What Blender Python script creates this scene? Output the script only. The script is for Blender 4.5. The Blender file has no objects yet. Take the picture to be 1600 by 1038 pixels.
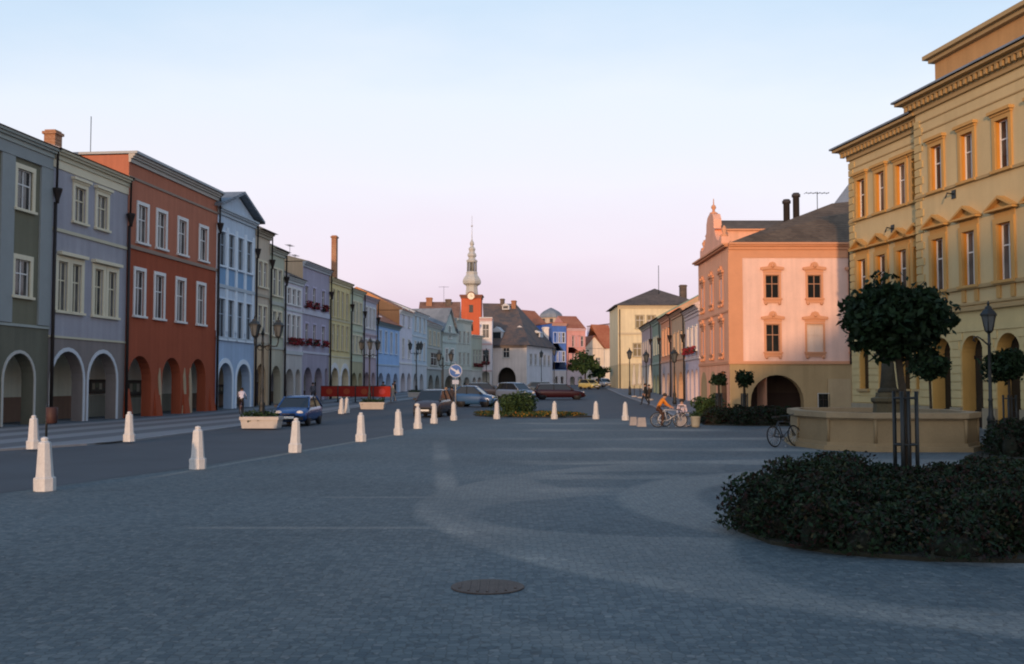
import bpy, bmesh, math, random
import numpy as np
from mathutils import Vector, Matrix
from mathutils.geometry import tessellate_polygon
random.seed(7); rng = np.random.default_rng(7)
R = math.radians
scene = bpy.context.scene
COL = scene.collection
# ------------------------------------------------------------------ camera, sky, sun, exposure
PITCH = math.atan(80/1600)
EYE = Vector((0, 0, 2.0))
cam_d = bpy.data.cameras.new('camera'); cam = bpy.data.objects.new('camera', cam_d); COL.objects.link(cam)
cam.location = EYE; cam.rotation_euler = (math.pi/2 + PITCH, 0, 0)
cam_d.sensor_width = 36; cam_d.lens = 36; cam_d.clip_start = 0.1; cam_d.clip_end = 3000
scene.camera = cam
SUN_EL, SUN_AZ = R(4.6), R(15)              # low evening sun, behind the viewer and a little to the left
world = bpy.data.worlds.new('World'); scene.world = world; world.use_nodes = True
nt = world.node_tree; N = nt.nodes; L = nt.links
bg = N['Background']; bg.inputs['Strength'].default_value = 1.0
sky = N.new('ShaderNodeTexSky'); sky.sky_type = 'NISHITA'; sky.sun_disc = False
sky.sun_elevation = SUN_EL; sky.sun_rotation = R(180) + SUN_AZ; sky.altitude = 300; sky.dust_density = 1.5
tc = N.new('ShaderNodeTexCoord'); sep = N.new('ShaderNodeSeparateXYZ'); L.new(tc.outputs['Generated'], sep.inputs[0])
sq = N.new('ShaderNodeMath'); sq.operation = 'MULTIPLY'; L.new(sep.outputs['X'], sq.inputs[0]); L.new(sep.outputs['X'], sq.inputs[1])
ma = N.new('ShaderNodeMath'); ma.operation = 'MULTIPLY_ADD'; ma.inputs[1].default_value = 0.22
L.new(sq.outputs[0], ma.inputs[0]); L.new(sep.outputs['Z'], ma.inputs[2])
mpw = N.new('ShaderNodeMapping'); mpw.inputs['Scale'].default_value = (1.6, 1.6, 5.0); L.new(tc.outputs['Generated'], mpw.inputs['Vector'])
cn = N.new('ShaderNodeTexNoise'); cn.inputs['Scale'].default_value = 1.5; cn.inputs['Detail'].default_value = 5; cn.inputs['Roughness'].default_value = .55; L.new(mpw.outputs[0], cn.inputs['Vector'])
haze_ = N.new('ShaderNodeMath'); haze_.operation = 'MULTIPLY_ADD'; haze_.inputs[1].default_value = 0.13; L.new(cn.outputs['Fac'], haze_.inputs[0])
sh_ = N.new('ShaderNodeMath'); sh_.operation = 'SUBTRACT'; sh_.inputs[1].default_value = 0.065; L.new(ma.outputs[0], sh_.inputs[0]); L.new(sh_.outputs[0], haze_.inputs[2])
ramp = N.new('ShaderNodeValToRGB'); L.new(haze_.outputs[0], ramp.inputs[0])
cr = ramp.color_ramp
stops = [(0.0, (0.60, 0.46, 0.63)), (0.06, (0.73, 0.58, 0.74)), (0.12, (0.84, 0.72, 0.85)), (0.20, (0.86, 0.83, 0.93)),
         (0.28, (0.80, 0.85, 0.95)), (0.36, (0.60, 0.74, 0.91)), (0.55, (0.30, 0.46, 0.70)), (1.0, (0.20, 0.34, 0.56))]
cr.elements[0].position = 0; cr.elements[0].color = (*stops[0][1], 1)
cr.elements[1].position = 1; cr.elements[1].color = (*stops[-1][1], 1)
for p, c in stops[1:-1]:
    e = cr.elements.new(p); e.color = (*c, 1)
# warm glow of the sunset side (behind the viewer)
dp = N.new('ShaderNodeVectorMath'); dp.operation = 'DOT_PRODUCT'
L.new(tc.outputs['Generated'], dp.inputs[0]); dp.inputs[1].default_value = (-math.sin(SUN_AZ), -math.cos(SUN_AZ), 0.08)
mx = N.new('ShaderNodeMath'); mx.operation = 'MAXIMUM'; mx.inputs[1].default_value = 0; L.new(dp.outputs['Value'], mx.inputs[0])
pw = N.new('ShaderNodeMath'); pw.operation = 'POWER'; pw.inputs[1].default_value = 3; L.new(mx.outputs[0], pw.inputs[0])
gl = N.new('ShaderNodeMix'); gl.data_type = 'RGBA'; gl.blend_type = 'ADD'; L.new(pw.outputs[0], gl.inputs['Factor'])
L.new(ramp.outputs[0], gl.inputs['A']); gl.inputs['B'].default_value = (0.64, 0.50, 0.40, 1)
ns = N.new('ShaderNodeMix'); ns.data_type = 'RGBA'; ns.blend_type = 'ADD'; ns.inputs['Factor'].default_value = 0.03
L.new(gl.outputs['Result'], ns.inputs['A']); L.new(sky.outputs[0], ns.inputs['B'])
L.new(ns.outputs['Result'], bg.inputs['Color'])
sun_d = bpy.data.lights.new('sun', 'SUN'); sun = bpy.data.objects.new('sun', sun_d); COL.objects.link(sun)
sun_d.energy = 2.6; sun_d.angle = R(1.0); sun_d.color = (1.0, 0.60, 0.34)
sv = Vector((-math.sin(SUN_AZ)*math.cos(SUN_EL), -math.cos(SUN_AZ)*math.cos(SUN_EL), math.sin(SUN_EL)))
sun.rotation_euler = sv.to_track_quat('Z', 'Y').to_euler(); sun.location = (0, 0, 40)
scene.view_settings.view_transform = 'Standard'; scene.view_settings.look = 'None'
scene.view_settings.exposure = 0.0; scene.view_settings.gamma = 1
try:
    scene.cycles.filter_width = 2.0
    scene.cycles.max_bounces = 6
except Exception: pass

# ------------------------------------------------------------------ helpers
cp, sp = math.cos(PITCH), math.sin(PITCH)
def ray(px, py):
    u, v = (px-800)/1600, (519-py)/1600
    return Vector((u, cp - v*sp, sp + v*cp))
def at(px, py, d):
    "point seen at a photo pixel, d metres in front"
    r = ray(px, py); return EYE + r*(d/r.y)
def onground(px, py):
    r = ray(px, py); return EYE + r*(-2.0/r.z)

class M:
    "collects shapes into ONE mesh"
    def __init__(s): s.v = []; s.f = []; s.m = []; s.sm = []
    def add(s, vs, fs, mi=0, smooth=False):
        b = len(s.v); s.v += [tuple(p) for p in vs]
        for f in fs:
            s.f.append(tuple(b+i for i in f)); s.m.append(mi); s.sm.append(smooth)
    def box(s, x0, x1, y0, y1, z0, z1, mi=0):
        s.add([(x0,y0,z0),(x1,y0,z0),(x1,y1,z0),(x0,y1,z0),(x0,y0,z1),(x1,y0,z1),(x1,y1,z1),(x0,y1,z1)],
              [(0,3,2,1),(4,5,6,7),(0,1,5,4),(1,2,6,5),(2,3,7,6),(3,0,4,7)], mi)
    def poly(s, pts, mi=0): s.add(pts, [tuple(range(len(pts)))], mi)
    def prism(s, pts, y0, y1, mi=0):
        "outline in x,z pushed from y0 to y1"
        n = len(pts)
        s.add([(x,y0,z) for x,z in pts]+[(x,y1,z) for x,z in pts],
              [tuple(range(n)), tuple(range(2*n-1,n-1,-1))]+[(i,(i+1)%n+0,(i+1)%n+n,i+n) for i in range(n)], mi)
    def prismz(s, pts, z0, z1, mi=0, top=None):
        n = len(pts); t = top or pts
        s.add([(x,y,z0) for x,y in pts]+[(x,y,z1) for x,y in t],
              [tuple(range(n-1,-1,-1)), tuple(range(n,2*n))]+[(i,(i+1)%n,(i+1)%n+n,i+n) for i in range(n)], mi)
    def lathe(s, prof, c=(0,0,0), n=12, mi=0, smooth=True, rot=0.0, sx=1, sy=1):
        vs = []; fs = []
        for r, z in prof:
            for k in range(n):
                a = rot + 2*math.pi*k/n; vs.append((c[0]+r*math.cos(a)*sx, c[1]+r*math.sin(a)*sy, c[2]+z))
        for i in range(len(prof)-1):
            for k in range(n):
                fs.append((i*n+k, i*n+(k+1)%n, (i+1)*n+(k+1)%n, (i+1)*n+k))
        fs.append(tuple(range(n-1,-1,-1))); fs.append(tuple(range((len(prof)-1)*n, len(prof)*n)))
        s.add(vs, fs, mi, smooth)
    def tube(s, path, r, n=8, mi=0):
        path = [Vector(p) for p in path]; rs = r if isinstance(r, (list, tuple)) else [r]*len(path)
        vs = []; fs = []
        for i, p in enumerate(path):
            t = (path[min(i+1, len(path)-1)] - path[max(i-1, 0)]).normalized()
            a = t.orthogonal() if i == 0 else (pa - t*pa.dot(t))
            a.normalize(); pa = a; b = t.cross(a)
            for k in range(n):
                w = 2*math.pi*k/n; vs.append(p + (a*math.cos(w)+b*math.sin(w))*rs[i])
        for i in range(len(path)-1):
            for k in range(n):
                fs.append((i*n+k, i*n+(k+1)%n, (i+1)*n+(k+1)%n, (i+1)*n+k))
        fs.append(tuple(range(n-1,-1,-1))); fs.append(tuple(range((len(path)-1)*n, len(path)*n)))
        s.add(vs, fs, mi, True)
    def ball(s, c, r, n=10, mi=0, sx=1, sy=1, sz=1):
        pr = [(max(1e-3, r*math.sin(math.pi*i/6)), -r*math.cos(math.pi*i/6)*sz) for i in range(7)]
        s.lathe(pr, c, n, mi, True, 0, sx, sy)
    def torus(s, c, Rr, r, axis='y', n=24, k=6, mi=0):
        vs = []; fs = []
        for i in range(n):
            a = 2*math.pi*i/n
            for j in range(k):
                b = 2*math.pi*j/k; q = Rr + r*math.cos(b); h = r*math.sin(b)
                x, y, z = (q*math.cos(a), h, q*math.sin(a)) if axis == 'y' else (q*math.cos(a), q*math.sin(a), h)
                vs.append((c[0]+x, c[1]+y, c[2]+z))
        for i in range(n):
            for j in range(k):
                fs.append((i*k+j, ((i+1)%n)*k+j, ((i+1)%n)*k+(j+1)%k, i*k+(j+1)%k))
        s.add(vs, fs, mi, True)
    def holed(s, outline, holes, y, mi=0):
        "flat wall in x,z at depth y with holes cut out"
        loops = [[Vector((x, z, 0)) for x, z in outline]] + [[Vector((x, z, 0)) for x, z in h] for h in holes]
        flat = [p for lp in loops for p in lp]
        tris = tessellate_polygon(loops)
        s.add([(p.x, y, p.y) for p in flat], [tuple(t) for t in tris], mi)
    def reveal(s, path, y0, y1, mi=0, closed=True):
        n = len(path); vs = [(x,y0,z) for x,z in path]+[(x,y1,z) for x,z in path]
        s.add(vs, [(i,(i+1)%n,(i+1)%n+n,i+n) for i in range(n if closed else n-1)], mi)
    def mesh(s, name, mats):
        me = bpy.data.meshes.new(name); me.from_pydata(s.v, [], s.f)
        for m in (mats if isinstance(mats, (list, tuple)) else [mats]): me.materials.append(m)
        me.polygons.foreach_set('material_index', s.m); me.polygons.foreach_set('use_smooth', s.sm)
        me.update(); return me
    def build(s, name, mats, parent=None, loc=None):
        return link(name, s.mesh(name, mats), parent, loc)
def link(name, me, parent=None, loc=None):
    o = bpy.data.objects.new(name, me); COL.objects.link(o)
    if parent: o.parent = parent
    if loc is not None: o.location = loc
    return o
def tag(o, label, cat, group=None, kind=None):
    o['label'] = label; o['category'] = cat
    if group: o['group'] = group
    if kind: o['kind'] = kind
    return o
def thing(name, label, cat, loc=(0,0,0), rz=0.0, group=None):
    o = bpy.data.objects.new(name, None); COL.objects.link(o); o.empty_display_size = 0.3
    o.location = loc; o.rotation_euler = (0,0,rz)
    return tag(o, label, cat, group)
def struct(name, o): o['kind'] = 'structure'; return o
KIDS = {}
def kids(o):
    return [c for c in COL.objects if c.parent is o]
def copy_tree(o, parent=None):
    c = o.copy(); COL.objects.link(c)
    if parent: c.parent = parent
    for ch in kids(o): copy_tree(ch, c)
    return c
def dup(o, loc, rz, label, scale=None):
    c = copy_tree(o); c.location = loc; c.rotation_euler = (0,0,rz); c['label'] = label
    if scale: c.scale = (scale,)*3
    return c

# ------------------------------------------------------------------ materials
def newmat(name):
    m = bpy.data.materials.new(name); m.use_nodes = True
    return m, m.node_tree.nodes, m.node_tree.links, m.node_tree.nodes['Principled BSDF']
def mat(name, col, rough=0.8, var=0.12, scale=0.6, fine=18.0, bump=0.15, metal=0.0, spec=0.3, streak=0.0):
    "painted or weathered surface: blotches, fine grain, small bumps"
    m, n, l, b = newmat(name)
    t = n.new('ShaderNodeTexCoord')
    a = n.new('ShaderNodeTexNoise'); a.inputs['Scale'].default_value = scale; a.inputs['Detail'].default_value = 6; a.inputs['Roughness'].default_value = 0.65
    l.new(t.outputs['Object'], a.inputs['Vector'])
    f = n.new('ShaderNodeTexNoise'); f.inputs['Scale'].default_value = fine; f.inputs['Detail'].default_value = 3
    l.new(t.outputs['Object'], f.inputs['Vector'])
    ad = n.new('ShaderNodeMath'); ad.operation = 'MULTIPLY_ADD'; ad.inputs[1].default_value = 0.35
    l.new(f.outputs['Fac'], ad.inputs[0]); l.new(a.outputs['Fac'], ad.inputs[2])
    src = ad.outputs[0]
    if streak:
        mp = n.new('ShaderNodeMapping'); mp.inputs['Scale'].default_value = (2.2, 2.2, 0.12); l.new(t.outputs['Object'], mp.inputs['Vector'])
        st = n.new('ShaderNodeTexNoise'); st.inputs['Scale'].default_value = 1.2; st.inputs['Detail'].default_value = 4; l.new(mp.outputs[0], st.inputs['Vector'])
        a2 = n.new('ShaderNodeMath'); a2.operation = 'MULTIPLY_ADD'; a2.inputs[1].default_value = streak; l.new(st.outputs['Fac'], a2.inputs[0]); l.new(src, a2.inputs[2]); src = a2.outputs[0]
    mr = n.new('ShaderNodeMapRange'); mr.inputs['From Min'].default_value = 0.35; mr.inputs['From Max'].default_value = 1.0 + streak*0.5
    mr.inputs['To Min'].default_value = 1-var; mr.inputs['To Max'].default_value = 1+var
    l.new(src, mr.inputs['Value'])
    mu = n.new('ShaderNodeMix'); mu.data_type = 'RGBA'; mu.blend_type = 'MULTIPLY'; mu.inputs['Factor'].default_value = 1
    mu.inputs['A'].default_value = (*col, 1); l.new(mr.outputs[0], mu.inputs['B']); l.new(mu.outputs['Result'], b.inputs['Base Color'])
    b.inputs['Roughness'].default_value = rough; b.inputs['Metallic'].default_value = metal
    b.inputs['Specular IOR Level'].default_value = spec
    if bump:
        bp = n.new('ShaderNodeBump'); bp.inputs['Strength'].default_value = bump; bp.inputs['Distance'].default_value = 0.02
        l.new(f.outputs['Fac'], bp.inputs['Height']); l.new(bp.outputs[0], b.inputs['Normal'])
    return m
_pl = {}
def plaster(c, var=0.13):
    k = tuple(round(x, 3) for x in c)
    if k not in _pl: _pl[k] = mat('plaster', c, 0.9, var+.13, 0.5, 11, 0.2, spec=0.15, streak=0.9)
    return _pl[k]
def trim(c):
    k = ('t',)+tuple(round(x, 3) for x in c)
    if k not in _pl: _pl[k] = mat('painted_trim', c, 0.8, 0.08, 1.2, 20, 0.05, spec=0.2)
    return _pl[k]
def roofmat(name, c1, c2, s=3.2):
    m, n, l, b = newmat(name)
    t = n.new('ShaderNodeTexCoord')
    v = n.new('ShaderNodeTexVoronoi'); v.inputs['Scale'].default_value = s; l.new(t.outputs['Object'], v.inputs['Vector'])
    a = n.new('ShaderNodeTexNoise'); a.inputs['Scale'].default_value = 0.35; a.inputs['Detail'].default_value = 7; l.new(t.outputs['Object'], a.inputs['Vector'])
    sx = n.new('ShaderNodeSeparateColor'); l.new(v.outputs['Color'], sx.inputs[0])
    mm = n.new('ShaderNodeMath'); mm.operation = 'MULTIPLY_ADD'; mm.inputs[1].default_value = 0.5; l.new(sx.outputs[0], mm.inputs[0]); 
    a2 = n.new('ShaderNodeMath'); a2.operation = 'MULTIPLY_ADD'; a2.inputs[1].default_value = 1.8; a2.inputs[2].default_value = -0.65; l.new(a.outputs['Fac'], a2.inputs[0]); l.new(a2.outputs[0], mm.inputs[2])
    mx_ = n.new('ShaderNodeMix'); mx_.data_type = 'RGBA'; l.new(mm.outputs[0], mx_.inputs['Factor'])
    mx_.inputs['A'].default_value = (*c1, 1); mx_.inputs['B'].default_value = (*c2, 1); l.new(mx_.outputs['Result'], b.inputs['Base Color'])
    wv = n.new('ShaderNodeTexWave'); wv.bands_direction = 'Z'; wv.inputs['Scale'].default_value = 1.6; wv.inputs['Distortion'].default_value = 0.6; l.new(t.outputs['Object'], wv.inputs['Vector'])
    bp = n.new('ShaderNodeBump'); bp.inputs['Strength'].default_value = 0.5; bp.inputs['Distance'].default_value = 0.05; l.new(wv.outputs['Fac'], bp.inputs['Height']); l.new(bp.outputs[0], b.inputs['Normal'])
    b.inputs['Roughness'].default_value = 0.8; b.inputs['Specular IOR Level'].default_value = 0.25
    return m
def glassmat(name, dark, light, rough=0.06, bright=0.35):
    "window pane: dark room, now and then a pale curtain, sky mirrored in the glass"
    m, n, l, b = newmat(name)
    oi = n.new('ShaderNodeObjectInfo'); t = n.new('ShaderNodeTexCoord')
    va = n.new('ShaderNodeVectorMath'); va.operation = 'ADD'; l.new(t.outputs['Object'], va.inputs[0]); l.new(oi.outputs['Location'], va.inputs[1])
    a = n.new('ShaderNodeTexNoise'); a.inputs['Scale'].default_value = 0.9; a.inputs['Detail'].default_value = 2; l.new(va.outputs[0], a.inputs['Vector'])
    ad = n.new('ShaderNodeMath'); ad.operation = 'MULTIPLY_ADD'; ad.inputs[1].default_value = 0.7; l.new(oi.outputs['Random'], ad.inputs[0]); l.new(a.outputs['Fac'], ad.inputs[2])
    mr = n.new('ShaderNodeMapRange'); mr.inputs['From Min'].default_value = 0.7; mr.inputs['From Max'].default_value = 1.15; mr.inputs['To Max'].default_value = bright; l.new(ad.outputs[0], mr.inputs['Value'])
    x = n.new('ShaderNodeMix'); x.data_type = 'RGBA'; l.new(mr.outputs[0], x.inputs['Factor']); x.inputs['A'].default_value = (*dark, 1); x.inputs['B'].default_value = (*light, 1)
    l.new(x.outputs['Result'], b.inputs['Base Color']); b.inputs['Roughness'].default_value = rough; b.inputs['Specular IOR Level'].default_value = 0.5
    return m
GLASS = glassmat('window_glass', (0.02, 0.024, 0.03), (0.35, 0.33, 0.29))
GLASS_D = glassmat('dark_glass', (0.012, 0.014, 0.016), (0.1, 0.1, 0.09), bright=0.2)
WHITE = trim((0.74, 0.72, 0.68)); CREAM = trim((0.72, 0.64, 0.46)); STONE_T = trim((0.5, 0.48, 0.43))
IRON = mat('black_iron', (0.018, 0.022, 0.022), 0.5, 0.2, 3, 30, 0.1, spec=0.4)
PIPE = mat('brown_pipe', (0.024, 0.018, 0.016), 0.6, 0.2, 2, 20, 0.05)
BRICK = roofmat('chimney_brick', (0.30, 0.13, 0.07), (0.42, 0.24, 0.14), 9)
R_DARK = roofmat('dark_roof', (0.06, 0.05, 0.045), (0.15, 0.115, 0.09))
R_BROWN = roofmat('brown_roof', (0.12, 0.065, 0.05), (0.24, 0.14, 0.10))
R_PINK = roofmat('umber_roof', (0.075, 0.055, 0.038), (0.15, 0.11, 0.075))
R_RED = roofmat('red_roof', (0.33, 0.10, 0.05), (0.42, 0.17, 0.09))
R_GREY = roofmat('grey_roof', (0.14, 0.17, 0.20), (0.24, 0.27, 0.30), 1.5)
R_MIX = roofmat('patched_roof', (0.06, 0.068, 0.075), (0.17, 0.115, 0.09), 2.0)
STONE = mat('pale_stone', (0.46, 0.43, 0.39), 0.85, 0.14, 3, 26, 0.3)
SANDST = mat('sandstone', (0.25, 0.18, 0.095), 0.85, 0.22, 1.2, 18, 0.3, streak=0.4)
STAT = mat('weathered_statue_stone', (0.036, 0.033, 0.022), 0.9, 0.35, 4, 25, 0.4)
BARK = mat('bark', (0.05, 0.038, 0.026), 0.95, 0.3, 6, 40, 0.5)
# ------------------------------------------------------------------ ground, road, pavements
ROW_B = 0.109375                                      # the left row of houses runs along x = ROW_A + ROW_B*y
ROW_A = -27.78
rdir = Vector((ROW_B, 1, 0)).normalized()
def rowx(y, off=0.0): return ROW_A + ROW_B*y + off
HC = (8.7, 17.3)                                      # centre of the round flower bed
def ground_mat():
    m, n, l, b = newmat('cobbled_square')
    t = n.new('ShaderNodeTexCoord'); P = t.outputs['Object']
    def math_(op, a, bb=None, c=None):
        x = n.new('ShaderNodeMath'); x.operation = op
        for i, v in enumerate((a, bb, c)):
            if v is None: continue
            if isinstance(v, (int, float)): x.inputs[i].default_value = v
            else: l.new(v, x.inputs[i])
        return x.outputs[0]
    def noise(s, det=4, vec=P):
        x = n.new('ShaderNodeTexNoise'); x.inputs['Scale'].default_value = s; x.inputs['Detail'].default_value = det; l.new(vec, x.inputs['Vector']); return x.outputs['Fac']
    def dist(c):
        x = n.new('ShaderNodeVectorMath'); x.operation = 'DISTANCE'; l.new(P, x.inputs[0]); x.inputs[1].default_value = (c[0], c[1], 0); return x.outputs['Value']
    def band(v, c, w, soft):
        "1 inside |v-c|<w, fading over soft"
        d = math_('ABSOLUTE', math_('SUBTRACT', v, c))
        x = n.new('ShaderNodeMapRange'); x.interpolation_type = 'SMOOTHSTEP'; x.inputs['From Min'].default_value = w+soft; x.inputs['From Max'].default_value = w; l.new(d, x.inputs['Value']); return x.outputs[0]
    sx = n.new('ShaderNodeSeparateXYZ'); l.new(P, sx.inputs[0]); X, Y = sx.outputs['X'], sx.outputs['Y']
    v = n.new('ShaderNodeTexVoronoi'); v.feature = 'DISTANCE_TO_EDGE'; v.inputs['Scale'].default_value = 12.5; v.inputs['Randomness'].default_value = 0.55; l.new(P, v.inputs['Vector'])
    vc = n.new('ShaderNodeTexVoronoi'); vc.inputs['Scale'].default_value = 12.5; vc.inputs['Randomness'].default_value = 0.55; l.new(P, vc.inputs['Vector'])
    sc = n.new('ShaderNodeSeparateColor'); l.new(vc.outputs['Color'], sc.inputs[0])
    jn = n.new('ShaderNodeMapRange'); jn.inputs['From Min'].default_value = 0.0; jn.inputs['From Max'].default_value = 0.10; jn.inputs['To Min'].default_value = 0.55; l.new(v.outputs['Distance'], jn.inputs['Value'])
    # pale setts laid as rings and bands
    h = dist(HC); wob = math_('MULTIPLY_ADD', noise(0.5, 3), 0.9, -0.45)
    hw = math_('ADD', h, math_('MULTIPLY', wob, 0.35))
    patchy = n.new('ShaderNodeMapRange'); patchy.inputs['From Min'].default_value = 0.36; patchy.inputs['From Max'].default_value = 0.62; l.new(noise(0.33, 5), patchy.inputs['Value'])
    front = n.new('ShaderNodeMapRange'); front.inputs['From Min'].default_value = 20.5; front.inputs['From Max'].default_value = 17.5; l.new(Y, front.inputs['Value'])
    ring1 = math_('MULTIPLY', band(hw, 10.0, 0.13, 0.22), math_('MULTIPLY', front.outputs[0], math_('MULTIPLY_ADD', patchy.outputs[0], 0.55, 0.22)))
    lowpart = n.new('ShaderNodeMapRange'); lowpart.inputs['From Min'].default_value = 11.0; lowpart.inputs['From Max'].default_value = 8.5; l.new(Y, lowpart.inputs['Value'])
    ring2 = math_('MULTIPLY', band(hw, 12.4, 0.12, 0.25), math_('MULTIPLY', math_('MULTIPLY', patchy.outputs[0], 0.35), lowpart.outputs[0]))
    skirt = band(hw, 6.2, 0.55, 0.3)
    # scalloped fields between bed and ring
    ang = math_('ARCTAN2', math_('SUBTRACT', Y, HC[1]), math_('SUBTRACT', X, HC[0]))
    sca = math_('ABSOLUTE', math_('SINE', math_('MULTIPLY_ADD', ang, 4.0, 0.75)))
    edge = math_('MULTIPLY_ADD', sca, 2.6, 6.9)
    fld = n.new('ShaderNodeMapRange'); fld.inputs['From Min'].default_value = -0.12; fld.inputs['From Max'].default_value = 0.12; l.new(math_('SUBTRACT', hw, edge), fld.inputs['Value'])
    inner = band(hw, 8.2, 1.8, 0.1)
    field = math_('MULTIPLY', math_('MULTIPLY', fld.outputs[0], inner), math_('MULTIPLY_ADD', patchy.outputs[0], 0.26, 0.20))
    warpY = math_('ADD', Y, math_('MULTIPLY', wob, 1.1))
    strip = None
    rightside = n.new('ShaderNodeMapRange'); rightside.inputs['From Min'].default_value = -1.5; rightside.inputs['From Max'].default_value = 1.0; l.new(X, rightside.inputs['Value'])
    for c, w in ((19.3, .18), (22.0, .3), (26.0, .35), (31.0, .55), (37.0, .5), (44.0, .8), (51, .8)):
        s_ = math_('MULTIPLY', band(warpY, c, w, 0.5), math_('MULTIPLY', patchy.outputs[0], rightside.outputs[0]))
        strip = s_ if strip is None else math_('MAXIMUM', strip, s_)
    strip = math_('MULTIPLY', strip, 0.75)
    line = math_('MULTIPLY', band(math_('ADD', X, math_('MULTIPLY', math_('SUBTRACT', Y, 18.7), 0.08)), -1.17, 0.10, 0.22), math_('MULTIPLY', band(Y, 27, 8.3, 1.0), math_('MULTIPLY_ADD', patchy.outputs[0], .5, .1)))
    line2 = math_('MULTIPLY', band(Y, 14.3, 0.05, 0.12), math_('MULTIPLY', band(X, -2.6, 1.6, .6), 0.4))
    line3 = math_('MULTIPLY', band(Y, 18.1, 0.05, 0.12), math_('MULTIPLY', band(X, -1.6, 1.3, .6), 0.35))
    line4 = math_('MULTIPLY', band(math_('SUBTRACT', X, math_('MULTIPLY', Y, 0.17)), -11.35, .07, .1), math_('MULTIPLY', band(Y, 31, 8, 2), .5))
    pale = math_('MAXIMUM', math_('MAXIMUM', math_('MAXIMUM', ring1, ring2), math_('MAXIMUM', math_('MULTIPLY', skirt, .5), field)), math_('MAXIMUM', math_('MAXIMUM', strip, line), math_('MAXIMUM', math_('MAXIMUM', line2, line3), line4)))
    base = n.new('ShaderNodeMix'); base.data_type = 'RGBA'; l.new(sc.outputs[0], base.inputs['Factor'])
    base.inputs['A'].default_value = (0.060, 0.086, 0.098, 1); base.inputs['B'].default_value = (0.116, 0.143, 0.148, 1)
    sp_ = n.new('ShaderNodeMapRange'); sp_.inputs['From Min'].default_value = .90; sp_.inputs['From Max'].default_value = .96; sp_.inputs['To Max'].default_value = .35; l.new(sc.outputs[2], sp_.inputs['Value'])
    spk = n.new('ShaderNodeMix'); spk.data_type = 'RGBA'; l.new(sp_.outputs[0], spk.inputs['Factor']); l.new(base.outputs['Result'], spk.inputs['A']); spk.inputs['B'].default_value = (.24,.25,.24,1)
    st_ = n.new('ShaderNodeMapRange'); st_.inputs['From Min'].default_value = .60; st_.inputs['From Max'].default_value = .70; st_.inputs['To Max'].default_value = .16; l.new(noise(0.9, 6), st_.inputs['Value'])
    stn = n.new('ShaderNodeMix'); stn.data_type = 'RGBA'; l.new(st_.outputs[0], stn.inputs['Factor']); l.new(spk.outputs['Result'], stn.inputs['A']); stn.inputs['B'].default_value = (.04,.05,.055,1)
    big = n.new('ShaderNodeMix'); big.data_type = 'RGBA'; big.blend_type = 'MULTIPLY'; big.inputs['Factor'].default_value = 1
    mr = n.new('ShaderNodeMapRange'); mr.inputs['From Min'].default_value = 0.3; mr.inputs['From Max'].default_value = 0.7; mr.inputs['To Min'].default_value = 0.78; mr.inputs['To Max'].default_value = 1.2; l.new(noise(0.16, 7), mr.inputs['Value'])
    l.new(stn.outputs['Result'], big.inputs['A']); l.new(mr.outputs[0], big.inputs['B'])
    pl = n.new('ShaderNodeMix'); pl.data_type = 'RGBA'; l.new(pale, pl.inputs['Factor']); l.new(big.outputs['Result'], pl.inputs['A'])
    pc = n.new('ShaderNodeMix'); pc.data_type = 'RGBA'; l.new(sc.outputs[1], pc.inputs['Factor']); pc.inputs['A'].default_value = (0.20, 0.21, 0.20, 1); pc.inputs['B'].default_value = (0.32, 0.31, 0.27, 1)
    l.new(pc.outputs['Result'], pl.inputs['B'])
    jm = n.new('ShaderNodeMix'); jm.data_type = 'RGBA'; jm.blend_type = 'MULTIPLY'; jm.inputs['Factor'].default_value = 1; l.new(pl.outputs['Result'], jm.inputs['A']); l.new(jn.outputs[0], jm.inputs['B'])
    l.new(jm.outputs['Result'], b.inputs['Base Color'])
    bp = n.new('ShaderNodeBump'); bp.inputs['Strength'].default_value = 0.28; bp.inputs['Distance'].default_value = 0.01; l.new(v.outputs['Distance'], bp.inputs['Height']); l.new(bp.outputs[0], b.inputs['Normal'])
    b.inputs['Roughness'].default_value = 0.75; b.inputs['Specular IOR Level'].default_value = 0.25
    return m
def gz(y):
    "the square is level, then climbs gently towards its far end"
    return 0.0 if y < 62 else (0.013*(y-62) if y < 190 else 1.664)
YS = sorted(set([-300, -60, 0, 40, 58, 62, 64, 190, 192, 260, 700, 2200]+list(range(60, 200, 10))))
g = M()
for y0, y1 in zip(YS, YS[1:]):
    g.add([(-900,y0,gz(y0)),(900,y0,gz(y0)),(900,y1,gz(y1)),(-900,y1,gz(y1))], [(0,1,2,3)])
struct('ground', g.build('ground', ground_mat()))
def lerp_line(pts, y):
    for (x0,y0),(x1,y1) in zip(pts, pts[1:]):
        if y0 <= y <= y1: return x0+(x1-x0)*(y-y0)/max(y1-y0,1e-6)
    return pts[0][0] if y < pts[0][1] else pts[-1][0]
def strip(name, left, right, y0, y1, dz, m, step=3.0):
    ys = sorted(set([y0, y1]+[y for y in [p[1] for p in left+right]+[62, 190] if y0 < y < y1]+[y0+step*i for i in range(1, int((y1-y0)/step)+1)]))
    q = M()
    for a, b in zip(ys, ys[1:]):
        q.add([(lerp_line(left,a),a,gz(a)+dz),(lerp_line(right,a),a,gz(a)+dz),(lerp_line(right,b),b,gz(b)+dz),(lerp_line(left,b),b,gz(b)+dz)], [(0,1,2,3)])
    return struct(name, q.build(name, m))
ASPH = mat('asphalt', (0.062, 0.072, 0.082), 0.8, 0.22, 0.35, 60, 0.3)
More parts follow.
